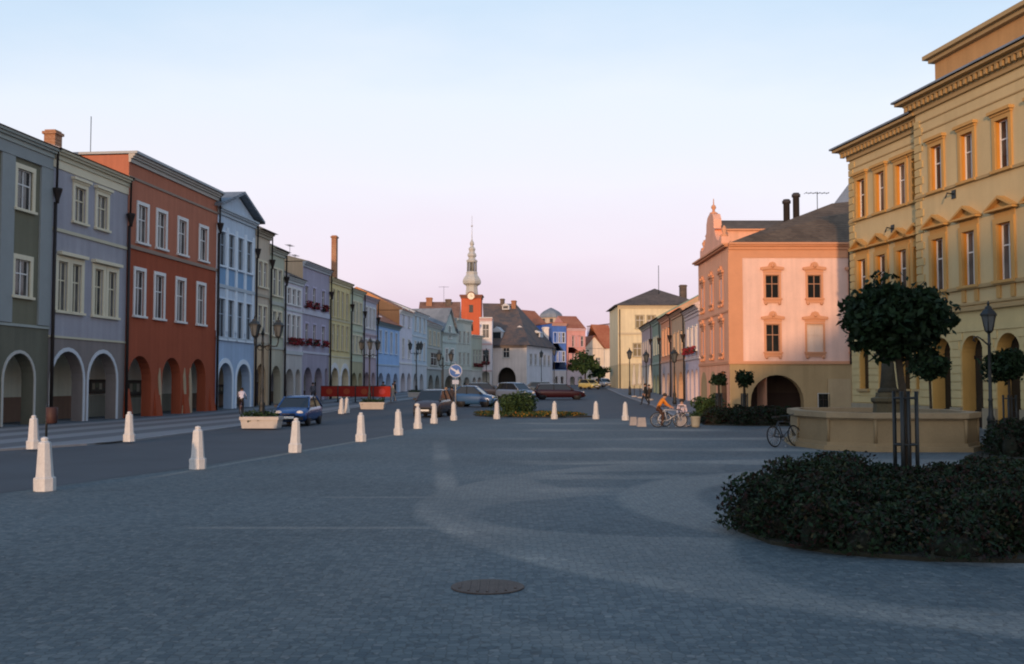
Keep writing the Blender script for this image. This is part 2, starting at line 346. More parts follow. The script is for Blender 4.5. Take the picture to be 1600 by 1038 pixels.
def paveband():
    m, n, l, b = newmat('banded_pavement')
    t = n.new('ShaderNodeTexCoord'); sx = n.new('ShaderNodeSeparateXYZ'); l.new(t.outputs['Object'], sx.inputs[0])
    a = n.new('ShaderNodeMath'); a.operation = 'MULTIPLY_ADD'; a.inputs[1].default_value = -ROW_B; l.new(sx.outputs['Y'], a.inputs[0]); l.new(sx.outputs['X'], a.inputs[2])
    w = n.new('ShaderNodeMath'); w.operation = 'MULTIPLY'; w.inputs[1].default_value = 2.35; l.new(a.outputs[0], w.inputs[0])
    s = n.new('ShaderNodeMath'); s.operation = 'SINE'; l.new(w.outputs[0], s.inputs[0])
    mr = n.new('ShaderNodeMapRange'); mr.inputs['From Min'].default_value = -0.15; mr.inputs['From Max'].default_value = 0.15; l.new(s.outputs[0], mr.inputs['Value'])
    nz = n.new('ShaderNodeTexNoise'); nz.inputs['Scale'].default_value = 7; nz.inputs['Detail'].default_value = 5; l.new(t.outputs['Object'], nz.inputs['Vector'])
    x = n.new('ShaderNodeMix'); x.data_type = 'RGBA'; l.new(mr.outputs[0], x.inputs['Factor']); x.inputs['A'].default_value = (0.10, 0.115, 0.13, 1); x.inputs['B'].default_value = (0.21, 0.23, 0.25, 1)
    y = n.new('ShaderNodeMix'); y.data_type = 'RGBA'; y.blend_type = 'MULTIPLY'; y.inputs['Factor'].default_value = 0.7; l.new(x.outputs['Result'], y.inputs['A']); l.new(nz.outputs['Color'], y.inputs['B'])
    y2 = n.new('ShaderNodeMix'); y2.data_type = 'RGBA'; y2.inputs['Factor'].default_value = .55; l.new(x.outputs['Result'], y2.inputs['A']); l.new(y.outputs['Result'], y2.inputs['B'])
    l.new(y2.outputs['Result'], b.inputs['Base Color']); b.inputs['Roughness'].default_value = 0.75
    return m
# asphalt road along the left, widening into the far half of the square
roadL = [(-19, 6), (-16.9, 16), (-15.3, 29.9), (-13.1, 34), (-12.4, 46.4), (-12.1, 65), (-10.6, 85), (-8.3, 110), (-5.6, 140), (-1.7, 170), (3.7, 190), (13, 260), (13, 700)]
roadR = [(-13.5, 6), (-10.6, 14), (-9.2, 19.05), (-7.7, 23.9), (-6.6, 29.6), (-5.5, 35.2), (-4.7, 39.5), (-4.4, 45.1), (-4.2, 50.8), (-3.4, 55.2), (-2.6, 57.9), (-2.2, 58.0), (9.2, 58.2), (9.7, 61), (10.9, 80), (11.9, 110), (14.0, 150), (18.9, 260), (18.9, 700)]
strip('road', roadL, roadR, 6, 690, 0.004, ASPH)
PAVE = paveband(); KERB = mat('kerb_stone', (0.24, 0.25, 0.26), 0.8, 0.15, 2, 20, 0.2)
pvR = [(x-.1, y) for x, y in roadL[:-2]]
strip('pavement', [(-36, 6), (-34, 60), (-20, 190)], pvR, 6, 189, 0.06, PAVE)
def kerb(edge):
    q = M()
    ys = [edge[0][1]+3*i for i in range(int((edge[-1][1]-edge[0][1])/3)+1)]
    for a, b in zip(ys, ys[1:]):
        xa, xb = lerp_line(edge, a), lerp_line(edge, b); za, zb = gz(a), gz(b)
        q.add([(xa-.12,a,za),(xa+.1,a,za),(xb+.1,b,zb),(xb-.12,b,zb),(xa-.12,a,za+.066),(xa+.1,a,za+.066),(xb+.1,b,zb+.066),(xb-.12,b,zb+.066)], [(4,5,6,7),(1,2,6,5),(0,3,7,4)])
    return struct('kerb', q.build('kerb', KERB))
kerb(pvR)
prL = [(9.8, 61), (11.0, 80), (12.0, 110), (14.1, 150), (19.0, 260)]
strip('pavement', prL, [(45, 61), (45, 260)], 61, 255, 0.06, mat('right_pavement', (0.15, 0.165, 0.18), 0.8, 0.2, 0.8, 12, 0.25))
kerb(prL)

# ------------------------------------------------------------------ houses
def arch_path(x0, x1, z0, ztop, rise=None, n=12, point=0.0):
    "outline of an arched opening, from its left foot over the crown to its right foot"
    w = x1-x0; rise = rise or w/2; zs = ztop-rise; c = (x0+x1)/2
    pts = [(x0, z0)]
    for k in range(n+1):
        a = math.pi*(1-k/n); pts.append((c+w/2*math.cos(a), zs+rise*math.sin(a)**(1-point)))
    pts.append((x1, z0)); return pts
LEFT_GROUP = 'arcaded houses along the left side of the square'
DOORM = mat('brown_door', (.10,.06,.035), .6, .2, 3)
class Face:
    "facade plane through A and B (plan points, left and right as seen from the square)"
    def __init__(s, A, B):
        s.A = Vector((A[0],A[1],0)); s.B = Vector((B[0],B[1],0)); s.x = (s.B-s.A).normalized(); s.n = Vector((-s.x.y, s.x.x, 0)); s.W = (s.B-s.A).length
    def uv(s, px, py):
        r = ray(px, py); t = (s.A-EYE).dot(s.n)/r.dot(s.n); p = EYE+r*t; return ((p-s.A).dot(s.x), p.z)
    def x_(s, px, py=560): return s.uv(px, py)[0]
    def z_(s, px, py): return s.uv(px, py)[1]
_wm = {}
def win_parts(w, h, st):
    "shared meshes of one kind of window: surround, sash bars, pane"
    key = (round(w,2), round(h,2), tuple(sorted((k, v if not hasattr(v,'name') else v.name) for k, v in st.items() if k not in ('mat','fmat','gmat'))), id(st.get('mat')), id(st.get('fmat')))
    if key in _wm: return _wm[key]
    s = M(); sw = st.get('sw', 0.16); pj = st.get('proj', 0.06); x0, x1 = -w/2, w/2
    if sw > 0:
        s.box(x0-sw, x0, -pj, 0.02, 0, h); s.box(x1, x1+sw, -pj, 0.02, 0, h)
        s.box(x0-sw, x1+sw, -pj-.004, 0.02, h, h+sw)
    s.box(x0-sw-.06, x1+sw+.06, -pj-.1, 0.02, -.12, 0)                      # sill
    hood = st.get('hood')
    if hood == 'flat':
        s.box(x0-sw-.12, x1+sw+.12, -pj-.16, 0.02, h+sw+.10, h+sw+.24); s.box(x0-sw-.04, x1+sw+.04, -pj-.06, 0.02, h+sw, h+sw+.10)
    if hood == 'tri':
        zb = h+sw+.30; e = sw+.24
        s.box(x0-sw+.02, x1+sw-.02, -.03, 0.02, h+sw, zb)
        s.box(x0-e, x1+e, -pj-.24, 0.02, zb, zb+.09)
        s.prism([(x0-e+.06, zb+.09), (x1+e-.06, zb+.09), (0, zb+.46)], -.10, 0.02)
        for sg in (-1, 1):
            s.prism([(sg*(w/2+e+.04), zb+.092), (sg*(w/2+e-.14), zb+.092), (0, zb+.50), (0, zb+.62)], -pj-.26, 0.02)
    if hood == 'scroll':
        zb = h+sw+.04
        s.box(x0-sw-.02, x1+sw+.02, -.07, 0.02, zb, zb+.26)
        pts = [(-w/2-sw-.22, zb+.22), (-w/2-sw-.14, zb+.16), (0, zb+.26), (w/2+sw+.14, zb+.16), (w/2+sw+.22, zb+.22), (w/2+sw+.2, zb+.36), (w/4+.05, zb+.44), (.2, zb+.68), (0, zb+.76), (-.2, zb+.68), (-w/4-.05, zb+.44), (-w/2-sw-.2, zb+.36)]
        s.prism(pts, -.17, 0.02); s.ball((0, -.18, zb+.45), .13, 8)
        s.box(x0-sw, x1+sw, -.09, 0.02, -.34, -.12); s.ball((x0, -.1, -.38), .12, 8); s.ball((x1, -.1, -.38), .12, 8)
    me_s = s.mesh('window', st.get('mat', WHITE))
    f = M(); t = 0.048; yd = st.get('depth', .12)
    f.box(x0, x0+t, yd-.05, yd+.02, 0, h); f.box(x1-t, x1, yd-.05, yd+.02, 0, h); f.box(x0+t, x1-t, yd-.05, yd+.02, 0, t); f.box(x0+t, x1-t, yd-.05, yd+.02, h-t, h)
    tz = h*st.get('transom', .62)
    f.box(x0+t, x1-t, yd-.04, yd+.02, tz-.03, tz+.03); f.box(-.026, .026, yd-.042, yd+.02, t, h-t)
    me_f = f.mesh('frame', st.get('fmat', WHITE))
    p = M(); p.box(x0+.01, x1-.01, yd, yd+.015, .01, h-.01)
    me_p = p.mesh('pane', st.get('gmat', GLASS))
    _wm[key] = (me_s, me_f, me_p); return _wm[key]
def add_window(par, x, z, w, h, st, y=0.0):
    a, b, c = win_parts(w, h, st)
    o = link('window', a, par, (x, y, z)); link('frame', b, o); link('pane', c, o)
    if st.get('flowers'):
        fb = M(); fb.box(-w/2-.1, w/2+.1, -.36, -.12, -.16, .03)
        link('flower_box', fb.mesh('flower_box', PIPE), o)
        fl = leaf_mesh('flowers', [((rng.uniform(-w/2-.15, w/2+.15), rng.uniform(-.5, -.14), rng.uniform(-.3, .28))) for _ in range(160)], .10, [LEAF_G, LEAF_R], .72)
        link('flowers', fl, o)
    return o
def leaf_mesh(name, pts, size, mats, split=0.5, jitter=0.35, up=0.0):
    pts = np.asarray(pts, float); n = len(pts)
    a = rng.normal(size=(n,3)); a[:,2] += up; a /= np.linalg.norm(a, axis=1)[:,None]
    b = np.cross(a, rng.normal(size=(n,3))); b /= np.linalg.norm(b, axis=1)[:,None]; c = np.cross(a, b)
    s = size*(1+jitter*rng.uniform(-1,1,size=(n,1)))
    v = np.empty((n,4,3)); v[:,0] = pts-b*s; v[:,1] = pts+c*s*.5+a*s*.12; v[:,2] = pts+b*s; v[:,3] = pts-c*s*.5+a*s*.12
    me = bpy.data.meshes.new(name); me.vertices.add(n*4); me.vertices.foreach_set('co', v.ravel())
    me.loops.add(n*4); me.loops.foreach_set('vertex_index', np.arange(n*4, dtype=np.int32))
    me.polygons.add(n); me.polygons.foreach_set('loop_start', np.arange(0, n*4, 4, dtype=np.int32)); me.polygons.foreach_set('loop_total', np.full(n, 4, dtype=np.int32))
    for m in mats: me.materials.append(m)
    mi = (rng.uniform(size=n) < split).astype(np.int32) if len(mats) == 2 else (rng.integers(0, len(mats), n).astype(np.int32))
    me.polygons.foreach_set('material_index', mi); me.update(calc_edges=True); me.validate(); return me
def leafmat(name, c1, c2, tr=0.12):
    m, n, l, b = newmat(name)
    t = n.new('ShaderNodeTexCoord'); a = n.new('ShaderNodeTexNoise'); a.inputs['Scale'].default_value = 2.3; a.inputs['Detail'].default_value = 4; l.new(t.outputs['Object'], a.inputs['Vector'])
    mr = n.new('ShaderNodeMapRange'); mr.inputs['From Min'].default_value = .35; mr.inputs['From Max'].default_value = .65; l.new(a.outputs['Fac'], mr.inputs['Value'])
    x = n.new('ShaderNodeMix'); x.data_type = 'RGBA'; l.new(mr.outputs[0], x.inputs['Factor']); x.inputs['A'].default_value = (*c1,1); x.inputs['B'].default_value = (*c2,1)
    l.new(x.outputs['Result'], b.inputs['Base Color']); b.inputs['Roughness'].default_value = .7; b.inputs['Specular IOR Level'].default_value = .15
    return m
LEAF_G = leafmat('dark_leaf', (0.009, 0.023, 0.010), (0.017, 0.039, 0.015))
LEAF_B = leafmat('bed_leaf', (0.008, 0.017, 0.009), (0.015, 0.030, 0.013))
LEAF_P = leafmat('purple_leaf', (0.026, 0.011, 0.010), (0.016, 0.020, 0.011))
LEAF_R = leafmat('red_flower', (0.24, 0.02, 0.03), (0.32, 0.04, 0.05))
LEAF_M = leafmat('mid_leaf', (0.03, 0.06, 0.02), (0.05, 0.085, 0.03))
LEAF_O = leafmat('orange_flower', (0.40, 0.14, 0.02), (0.34, 0.22, 0.03))

def house(name, label, A, B, H, depth=11, wall=(.5,.5,.5), ground=None, zsplit=3.6, wins=(), arches=(), doors=(), roof='gable', pitch=22, rmat=None, over=.45,
          strings=(), cornice=.35, ctrim=None, atrim=None, aw=.0, arcade=True, dado=None, inner=(.52,.50,.42), cat='house', group=None, arch_rev=.6, extra=None, wallmat=None, pipes=(), point=0.0, soff=None, sidec=None):
    """wins: (x, z, w, h, style); arches: (x0, x1, ztop); all in metres along the facade."""
    F = Face(A, B); W = F.W; rz = math.atan2(F.x.y, F.x.x)
    t = thing(name, label, cat, (A[0],A[1],0), rz, group)
    wm_ = wallmat or plaster(wall); gm = plaster(ground) if ground else wm_; swm = plaster(sidec) if sidec else wm_
    zs = zsplit if ground or arches else 0
    # ground floor with its arches, then the wall above with window holes
    gmesh = M()
    if zs:
        out = [(0,0)]; paths = []; holes = []
        for a in sorted(arches):
            x0, x1, zt = a[:3]
            pth = arch_path(x0, x1, 0, zt, a[3] if len(a) > 3 else None, point=point); paths.append(pth); out += pth
        out += [(W,0),(W,zs),(0,zs)]
        gw = [w_ for w_ in wins if w_[1]+w_[3] <= zs-.02 and w_[1] > .05]
        for (x,z,w,h,st) in gw: holes.append([(x-w/2,z),(x+w/2,z),(x+w/2,z+h),(x-w/2,z+h)])
        gmesh.holed(out, holes, 0)
        for h_ in holes: gmesh.reveal(h_, 0, .26)
        for p in paths: gmesh.reveal(p, 0, arch_rev, closed=False)
        for xx in (0, W):
            if arches and arcade:
                gmesh.poly([(xx,0,0),(xx,arch_rev,0),(xx,arch_rev,zs),(xx,0,zs)]); gmesh.poly([(xx,2.9,0),(xx,depth,0),(xx,depth,zs),(xx,2.9,zs)])
            else: gmesh.poly([(xx,0,0),(xx,depth,0),(xx,depth,zs),(xx,0,zs)])
        gmesh.build('ground_floor_wall', gm, t)
        if arches:
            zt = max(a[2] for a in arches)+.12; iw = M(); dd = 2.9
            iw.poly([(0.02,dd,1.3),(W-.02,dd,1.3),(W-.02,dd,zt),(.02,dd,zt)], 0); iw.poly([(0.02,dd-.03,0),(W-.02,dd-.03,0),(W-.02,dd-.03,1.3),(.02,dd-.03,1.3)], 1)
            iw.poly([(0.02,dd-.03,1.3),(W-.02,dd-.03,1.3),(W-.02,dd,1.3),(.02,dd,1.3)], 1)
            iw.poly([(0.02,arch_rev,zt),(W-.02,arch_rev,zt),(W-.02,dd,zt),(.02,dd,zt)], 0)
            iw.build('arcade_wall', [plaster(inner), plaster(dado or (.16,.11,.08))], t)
            if group == LEFT_GROUP and not cat == 'x':
                for i_, a in enumerate(arches):
                    if (i_+int(W)) % 2 == 0 and A[1] > 68:
                        xc = (a[0]+a[1])/2; dm = M(); dm.box(xc-.5, xc+.5, dd-.12, dd+.02, 0, 2.1); do = dm.build('shop_door', DOORM, t); dg_ = M(); dg_.box(xc-.36, xc+.36, dd-.14, dd-.10, .9, 1.95); dg_.build('door_pane', GLASS, do)
            if atrim and aw:
                for a in arches:
                    am = M()
                    x0, x1, zt2 = a[:3]; rs = a[3] if len(a) > 3 else None
                    ip = arch_path(x0, x1, .0, zt2, rs, point=point); op = arch_path(x0-aw, x1+aw, .0, zt2+aw*1.2, (rs or (x1-x0)/2)+aw*1.2, point=point)
                    for i in range(len(ip)-1):
                        am.add([(ip[i][0],-.05,ip[i][1]),(ip[i+1][0],-.05,ip[i+1][1]),(op[i+1][0],-.05,op[i+1][1]),(op[i][0],-.05,op[i][1]),
                                (ip[i][0],.0,ip[i][1]),(ip[i+1][0],.0,ip[i+1][1]),(op[i+1][0],.0,op[i+1][1]),(op[i][0],.0,op[i][1])], [(0,1,2,3),(0,4,5,1),(3,2,6,7)])
                    am.build('arch_trim', atrim, t)
    um = M()
    if H > zs:
        holes = []
        for (x,z,w,h,st) in wins:
            if z >= zs-.01:
                holes.append([(x-w/2,z),(x+w/2,z),(x+w/2,z+h),(x-w/2,z+h)])
        um.holed([(0,zs),(W,zs),(W,H),(0,H)], holes, 0)
        for h_ in holes: um.reveal(h_, 0, .26)
        um.poly([(0,0,zs),(0,depth,zs),(0,depth,H),(0,0,H)], 1); um.poly([(W,0,zs),(W,depth,zs),(W,depth,H),(W,0,H)], 1); um.poly([(0,depth,0),(W,depth,0),(W,depth,H),(0,depth,H)])
        um.build('wall', [wm_, swm], t)
    for (x,z,w,h,st) in wins: add_window(t, x, z, w, h, st)
    for s_ in strings:
        z = s_[0]; hh = s_[1] if len(s_) > 1 else .16; pj = s_[2] if len(s_) > 2 else .08
        sm = M(); sm.box(-.01, W+.01, -pj, .02, z, z+hh); sm.build('string_course', ctrim or CREAM, t)
    if cornice:
        c = M(); c.box(-.02, W+.02, -cornice*.35, .02, H-.42, H-.2); c.box(-.03, W+.03, -cornice*.7, .02, H-.2, H-.08); c.box(-.04, W+.04, -cornice, .02, H-.08, H+.05)
        c.build('cornice', soff or ctrim or CREAM, t)
    rm = rmat or R_DARK; o = over; r = M(); z0 = H+.06
    tp = math.tan(R(pitch))
    if roof == 'gable':
        zr = z0 + (depth/2+o)*tp
        r.prism_x = None
        vs = [(-.03,-o,z0),(W+.03,-o,z0),(W+.03,depth+o,z0),(-.03,depth+o,z0),(-.03,depth/2,zr),(W+.03,depth/2,zr)]
        r.add(vs, [(0,1,5,4),(3,4,5,2),(0,3,2,1)], 0); r.add(vs, [(0,4,3),(1,2,5)], 1)
        r.build('roof', [rm, swm], t)
    elif roof == 'hip':
        k = min(W, depth)/2+o; zr = z0+k*tp
        if W >= depth: vs = [(-o,-o,z0),(W+o,-o,z0),(W+o,depth+o,z0),(-o,depth+o,z0),(k-o,depth/2,zr),(W-k+o,depth/2,zr)]; fs = [(0,1,5,4),(2,3,4,5),(3,0,4),(1,2,5),(0,3,2,1)]
        else: vs = [(-o,-o,z0),(W+o,-o,z0),(W+o,depth+o,z0),(-o,depth+o,z0),(W/2,k-o,zr),(W/2,depth-k+o,zr)]; fs = [(0,1,4),(1,2,5,4),(2,3,5),(3,0,4,5),(0,3,2,1)]
        r.add(vs, fs); r.build('roof', rm, t)
    elif roof == 'front':
        zr = z0+(W/2)*tp
        pf = M(); pf.prism([(0,z0),(W,z0),(W/2,zr)], 0, .3); pf.build('gable_wall', wm_, t)
        vs = [(-o,-o,z0-.04),(W/2,-o,zr+.1),(W+o,-o,z0-.04),(-o,depth,z0-.04),(W/2,depth,zr+.1),(W+o,depth,z0-.04)]
        vs += [(x,y,z+.2) for x,y,z in vs]
        r.add(vs, [(6,7,10,9),(7,8,11,10),(0,3,4,1),(1,4,5,2),(0,1,7,6),(1,2,8,7),(2,5,11,8),(0,6,9,3)]); r.build('roof', rm, t)
    elif roof == 'flat':
        r.box(-.06, W+.06, -o, depth+.1, z0, z0+.14); r.build('roof', rm, t)
    for px in pipes:
        pm = M(); zt = H-2.6; pm.tube([(px,-.16,.05),(px,-.16,zt)], .085, 8)
        pm.lathe([(.08,zt-.05),(.11,zt+.15),(.22,zt+.55),(.24,zt+.6),(.24,zt+.68),(.2,zt+.68)], (px,-.24,0), 8); pm.tube([(px,-.2,zt+.6),(px,-.22,H-.1),(px,-cornice-.05,H+.02)], .06, 8)
        pm.build('drainpipe', PIPE, t)
    if extra: extra(t, F)
    return t, F
def chimney(par, x, y, z0, z1, w=.7, d=.7, m=None, round_=False):
    c = M()
    if round_: c.lathe([(w/2,z0),(w/2,z1-.3),(w/2+.08,z1-.3),(w/2+.08,z1-.1),(w/2,z1-.1),(w/2,z1)], (x,y,0), 12)
    else:
        c.box(x-w/2, x+w/2, y-d/2, y+d/2, z0, z1-.25); c.box(x-w/2-.08, x+w/2+.08, y-d/2-.08, y+d/2+.08, z1-.25, z1-.1); c.box(x-w/2+.02, x+w/2-.02, y-d/2+.02, y+d/2-.02, z1-.1, z1)
    return c.build('chimney', m or BRICK, par)
def antenna(par, x, y, z0, z1, yagi=False, w=.03):
    c = M(); c.tube([(x,y,z0),(x,y,z1)], w, 5)
    if yagi:
        c.tube([(x-.9,y,z1-.1),(x+.9,y,z1-.1)], w*.8, 5)
        for k in range(6): c.tube([(x-.9+.34*k,y-.4,z1-.1),(x-.9+.34*k,y+.4,z1-.1)], w*.6, 4)
    return c.build('antenna', IRON, par)
# ------------------------------------------------------------------ the left row
def LP(px):
    d = 44444/(975-px); return (rowx(d), d)
def W4(F, lst, st, w=None):
    "windows measured as (left, right, top, bottom) in the photograph, evened out along the storey"
    q = []
    for a,b,c,d in lst:
        ym = (c+d)/2; x0 = F.x_(a, ym); x1 = F.x_(b, ym); xm = (a+b)/2
        q.append(((x0+x1)/2, F.z_(xm, d), F.z_(xm, c), x1-x0))
    z0 = sum(r[1] for r in q)/len(q); z1 = sum(r[2] for r in q)/len(q); ww = w or sum(r[3] for r in q)/len(q)
    return [(r[0], z0, ww, z1-z0, st) for r in q]
def even(W, n, z, w, h, st, m=.5):
    s = (W-2*m)/n; return [(m+s*(i+.5), z, w, h, st) for i in range(n)]
def A2(F, lst):
    out = []
    for a,b,top in lst:
        x0 = F.x_(a, 610); x1 = F.x_(b, 610); out.append((x0, x1, F.z_((a+b)/2, top)))
    return out
S_CREAM = dict(mat=CREAM, sw=.14); S_WHITE = dict(mat=WHITE, sw=.17)
LEFT = 'arcaded houses along the left side of the square'
C_GREY = trim((.29,.31,.30))
# 1 olive grey house at the left edge
A = LP(-95); B = LP(75); F = Face(A, B)
wins = W4(F, [(26,50,266,328)], dict(mat=CREAM, sw=.22)) + W4(F, [(22,46,406,463)], dict(mat=CREAM, sw=.22))
x38, xw = wins[0][0], wins[1][0]
more = [(x38-4.6, *wins[0][1:]), (xw-4.6, *wins[1][1:])]
def ex1(t, F):
    ew = M(); ew.box(.02, .3, .6, 3.0, 0, 4.5); ew.build('sun_stop_wall', plaster((.165,.155,.105)), t)  # unseen wall added to keep the low sun out of the arcade
    for x in (F.x_(69, 400), F.x_(8, 400), F.x_(69,400)-8.2):
        p = M(); p.box(x-.5, x+.5, -.09, .02, 4.75, 12.35); p.build('pilaster', C_GREY, t)
    fr = M(); fr.box(-.01, F.W, -.12, .02, 12.35, 12.5); fr.box(0, F.W, -.06, .02, 12.5, 12.93); fr.build('frieze', C_GREY, t)
house('town_house', 'olive grey arcaded house with pale blue pilasters at the left edge of the square', A, B, 13.35, 12, (.165,.155,.105), (.135,.13,.095), 4.6, wins+more,
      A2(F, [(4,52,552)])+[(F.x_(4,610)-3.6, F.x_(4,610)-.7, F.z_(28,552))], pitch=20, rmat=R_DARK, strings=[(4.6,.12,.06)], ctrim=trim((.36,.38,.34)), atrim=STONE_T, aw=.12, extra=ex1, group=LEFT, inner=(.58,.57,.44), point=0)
# 2 lavender grey house
A = LP(75); B = LP(195); F = Face(A, B)
wins = W4(F, [(116,133,294,347),(151,167,306,359)], dict(mat=CREAM, sw=.2, fmat=CREAM, hood='flat'))
wins += W4(F, [(90,104,408,486),(112,126,412,487),(147,160,422,495),(168,181,426,496)], dict(mat=CREAM, sw=.26, fmat=CREAM))
def ex2(t, F):
    fr = M(); fr.box(0, F.W, -.05, .02, 12.55, 13.0); fr.build('frieze', CREAM, t)
    for a, b in ((88,131),(142,185)):
        x0, x1 = F.x_(a, 440), F.x_(b, 440); z = wins[2][1]+wins[2][3]+.3; h = M(); h.box(x0, x1, -.28, .02, z, z+.16)
        h.build('window_hood', CREAM, t)
    chimney(t, 6.1, 3.6, 13.2, 15.9, .7, .65)
house('town_house', 'lavender grey arcaded house with paired cream windows beside the red house', A, B, 13.4, 12, (.32,.31,.335), (.21,.18,.165), F.z_(120,530), wins,
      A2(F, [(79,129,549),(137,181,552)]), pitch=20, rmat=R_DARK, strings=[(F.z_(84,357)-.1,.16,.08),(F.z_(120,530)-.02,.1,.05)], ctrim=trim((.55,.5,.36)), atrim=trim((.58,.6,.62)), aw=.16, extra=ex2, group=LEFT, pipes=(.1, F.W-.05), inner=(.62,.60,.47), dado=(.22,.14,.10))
# 3 red house
A = LP(196); B = LP(337); F = Face(A, B)
wins = W4(F, [(216,229,322,380),(245,259,333,389),(278.5,291,344,398),(312,323,357,407)], dict(mat=WHITE, sw=.2)) + W4(F, [(211,224,424,492),(242,255,430,499),(275,288,438,503),(308,319,446,507)], dict(mat=WHITE, sw=.2))
zsill = F.z_(201,386)
def ex3(t, F):
    antenna(t, 4.0, 4.5, 14.8, 18.2, w=.025)
    pass
    for (px, sgn) in ((248, -1), (287, 1), (296, -1)):
        x = F.x_(px, 620); zt = F.z_(px, 575)
        pts = [(x-.28, .0), (x+.34, .0), (x+.30, zt*.35), (x+.22, zt*.7), (x+.04, zt), (x-.16, zt*.82), (x-.05, zt*.45)]
        p = M(); p.prism(pts, -.05, .01); p.build('bare_plaster_patch', plaster((.40,.30,.19)), t)
    for px in (198, 245, 289, 330):
        x = F.x_(px, 620); b = M(); b.add([(x-.4,-.22,0),(x+.4,-.22,0),(x+.4,0,0),(x-.4,0,0),(x-.3,0,1.7),(x+.3,0,1.7)], [(0,1,5,4),(1,2,5),(0,4,3)])
        b.build('buttress', plaster((.31,.068,.030)), t)
RED_U = (.40,.15,.09)
house('town_house', 'brick red arcaded house with white framed windows and flat cornice', A, B, F.z_(270,273), 12, RED_U, (.315,.078,.038), zsill, wins, A2(F, [(199,236,556),(253,282,559),(296,321,561)]),
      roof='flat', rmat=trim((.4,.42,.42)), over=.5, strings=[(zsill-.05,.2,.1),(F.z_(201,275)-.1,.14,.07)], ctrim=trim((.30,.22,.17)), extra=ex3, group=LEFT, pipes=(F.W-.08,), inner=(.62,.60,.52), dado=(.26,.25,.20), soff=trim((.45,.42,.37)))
# 4 blue house with pediment
A = LP(337); B = LP(397); F = Face(A, B)
BL_T = trim((.68,.76,.82))
bf = dict(mat=BL_T, sw=.09, fmat=trim((.35,.42,.48)))
wins = W4(F, [(342,351,360,408),(356.5,365.5,366,421),(371,379,374,426),(385.5,392,379,429)], bf, 1.15) + W4(F, [(342,350,466,530),(356,364,469,531),(371,378,473,532),(385,391,476,533)], bf, 1.1)
def ex4(t, F):
    for px in (339, 354, 368.5, 382.5, 395):
        x = F.x_(px, 440); p = M(); p.box(x-.2, x+.2, -.07, .02, 5.6, 12.9); p.build('pilaster', BL_T, t)
    for w_ in wins[:4]: s = M(); s.box(w_[0]-.7, w_[0]+.7, -.02, .01, 8.6, w_[1]-.15); s.build('spandrel', plaster((.19,.32,.48)), t)
Hb = F.z_(368, 336)
house('town_house', 'sky blue arcaded house with a triangular pediment and white pilasters', A, B, Hb, 12, (.44,.52,.60), (.32,.42,.55), 5.0, wins, A2(F, [(340,362,567),(369,390,569)]),
      roof='front', pitch=21, rmat=R_GREY, over=.55, strings=[(5.0,.22,.1),(F.z_(368,455),.25,.09)], ctrim=trim((.42,.48,.52)), atrim=BL_T, aw=.28, extra=ex4, group=LEFT, pipes=(F.W-.05,), point=.12, inner=(.58,.55,.45))
# 5 tan
A = LP(397); B = LP(420); F = Face(A, B)
wins = even(F.W, 2, 9.4, .8, 1.9, S_CREAM) + even(F.W, 2, 5.9, .8, 2.0, S_CREAM)
house('town_house', 'narrow tan house squeezed between the blue house and the olive green house', A, B, 13.6, 12, (.50,.42,.32), (.50,.36,.22), 4.9, wins, [(.5, F.W-.6, 3.5)], pitch=24, rmat=R_DARK, over=.7,
      strings=[(4.9,.2,.08),(8.6,.2,.1)], ctrim=trim((.38,.34,.26)), group=LEFT, pipes=(F.W-.05,), inner=(.36,.32,.24))
# 6 olive green
A = LP(420); B = LP(443); F = Face(A, B)
wins = even(F.W, 2, 9.0, .85, 2.1, S_CREAM) + even(F.W, 2, 5.8, .85, 1.9, S_CREAM)
house('town_house', 'narrow olive green house with a dark eave beyond the tan house', A, B, 12.6, 12, (.43,.44,.33), (.43,.40,.30), 4.7, wins, [(.6, F.W-.6, 3.4)], pitch=24, rmat=R_DARK, over=.6,
      strings=[(4.7,.2,.08),(8.2,.3,.1)], ctrim=trim((.44,.45,.38)), group=LEFT, pipes=(F.W-.08,), inner=(.36,.36,.28))
# 7 white lavender, flower boxes
A = LP(443); B = LP(472); F = Face(A, B)
sf = dict(mat=WHITE, sw=.12, flowers=1)
wins = even(F.W, 3, 5.5, .9, 2.2, sf) + even(F.W, 3, 8.6, .9, 1.3, S_WHITE)
house('town_house', 'low pale lilac house with one row of red flower boxes', A, B, F.z_(458,436), 11, (.57,.55,.60), (.47,.45,.42), 4.4, wins, [(.5,2.6,3.2),(3.1,F.W-.4,3.2)], pitch=24, rmat=R_DARK, over=.5,
      strings=[(4.4,.3,.1),(8.0,.15,.08)], ctrim=trim((.52,.55,.55)), group=LEFT, inner=(.4,.38,.34))
# 8 lavender house with flowers, tall
A = LP(472); B = LP(514); F = Face(A, B)
sf2 = dict(mat=trim((.5,.46,.58)), sw=.15, flowers=1)
wins = W4(F, [(476,481,455,476),(488,493,447,478),(502,507,452,483)], sf2, .95) + W4(F, [(476,481,506,535),(488,493,508,536),(502,507,510,537)], sf2, .95)
wins = [(w[0], wins[1][1] if i < 3 else w[1], w[2], wins[1][3] if i < 3 else w[3], w[4]) for i, w in enumerate(wins)]
house('town_house', 'tall lavender house with two rows of red flower boxes and dark cornice', A, B, F.z_(495,417), 12, (.35,.32,.39), (.33,.30,.36), 4.6, wins, [(.5,2.9,3.4),(3.6,6.0,3.4),(6.8,F.W-.4,3.4)], roof='gable', pitch=15, rmat=R_DARK, over=.5, sidec=(.55,.40,.26),
      strings=[(F.z_(495,495),.45,.1),(4.6,.2,.06)], ctrim=trim((.55,.55,.62)), group=LEFT, pipes=(F.W-.05,), inner=(.36,.34,.34), soff=trim((.42,.44,.46)))
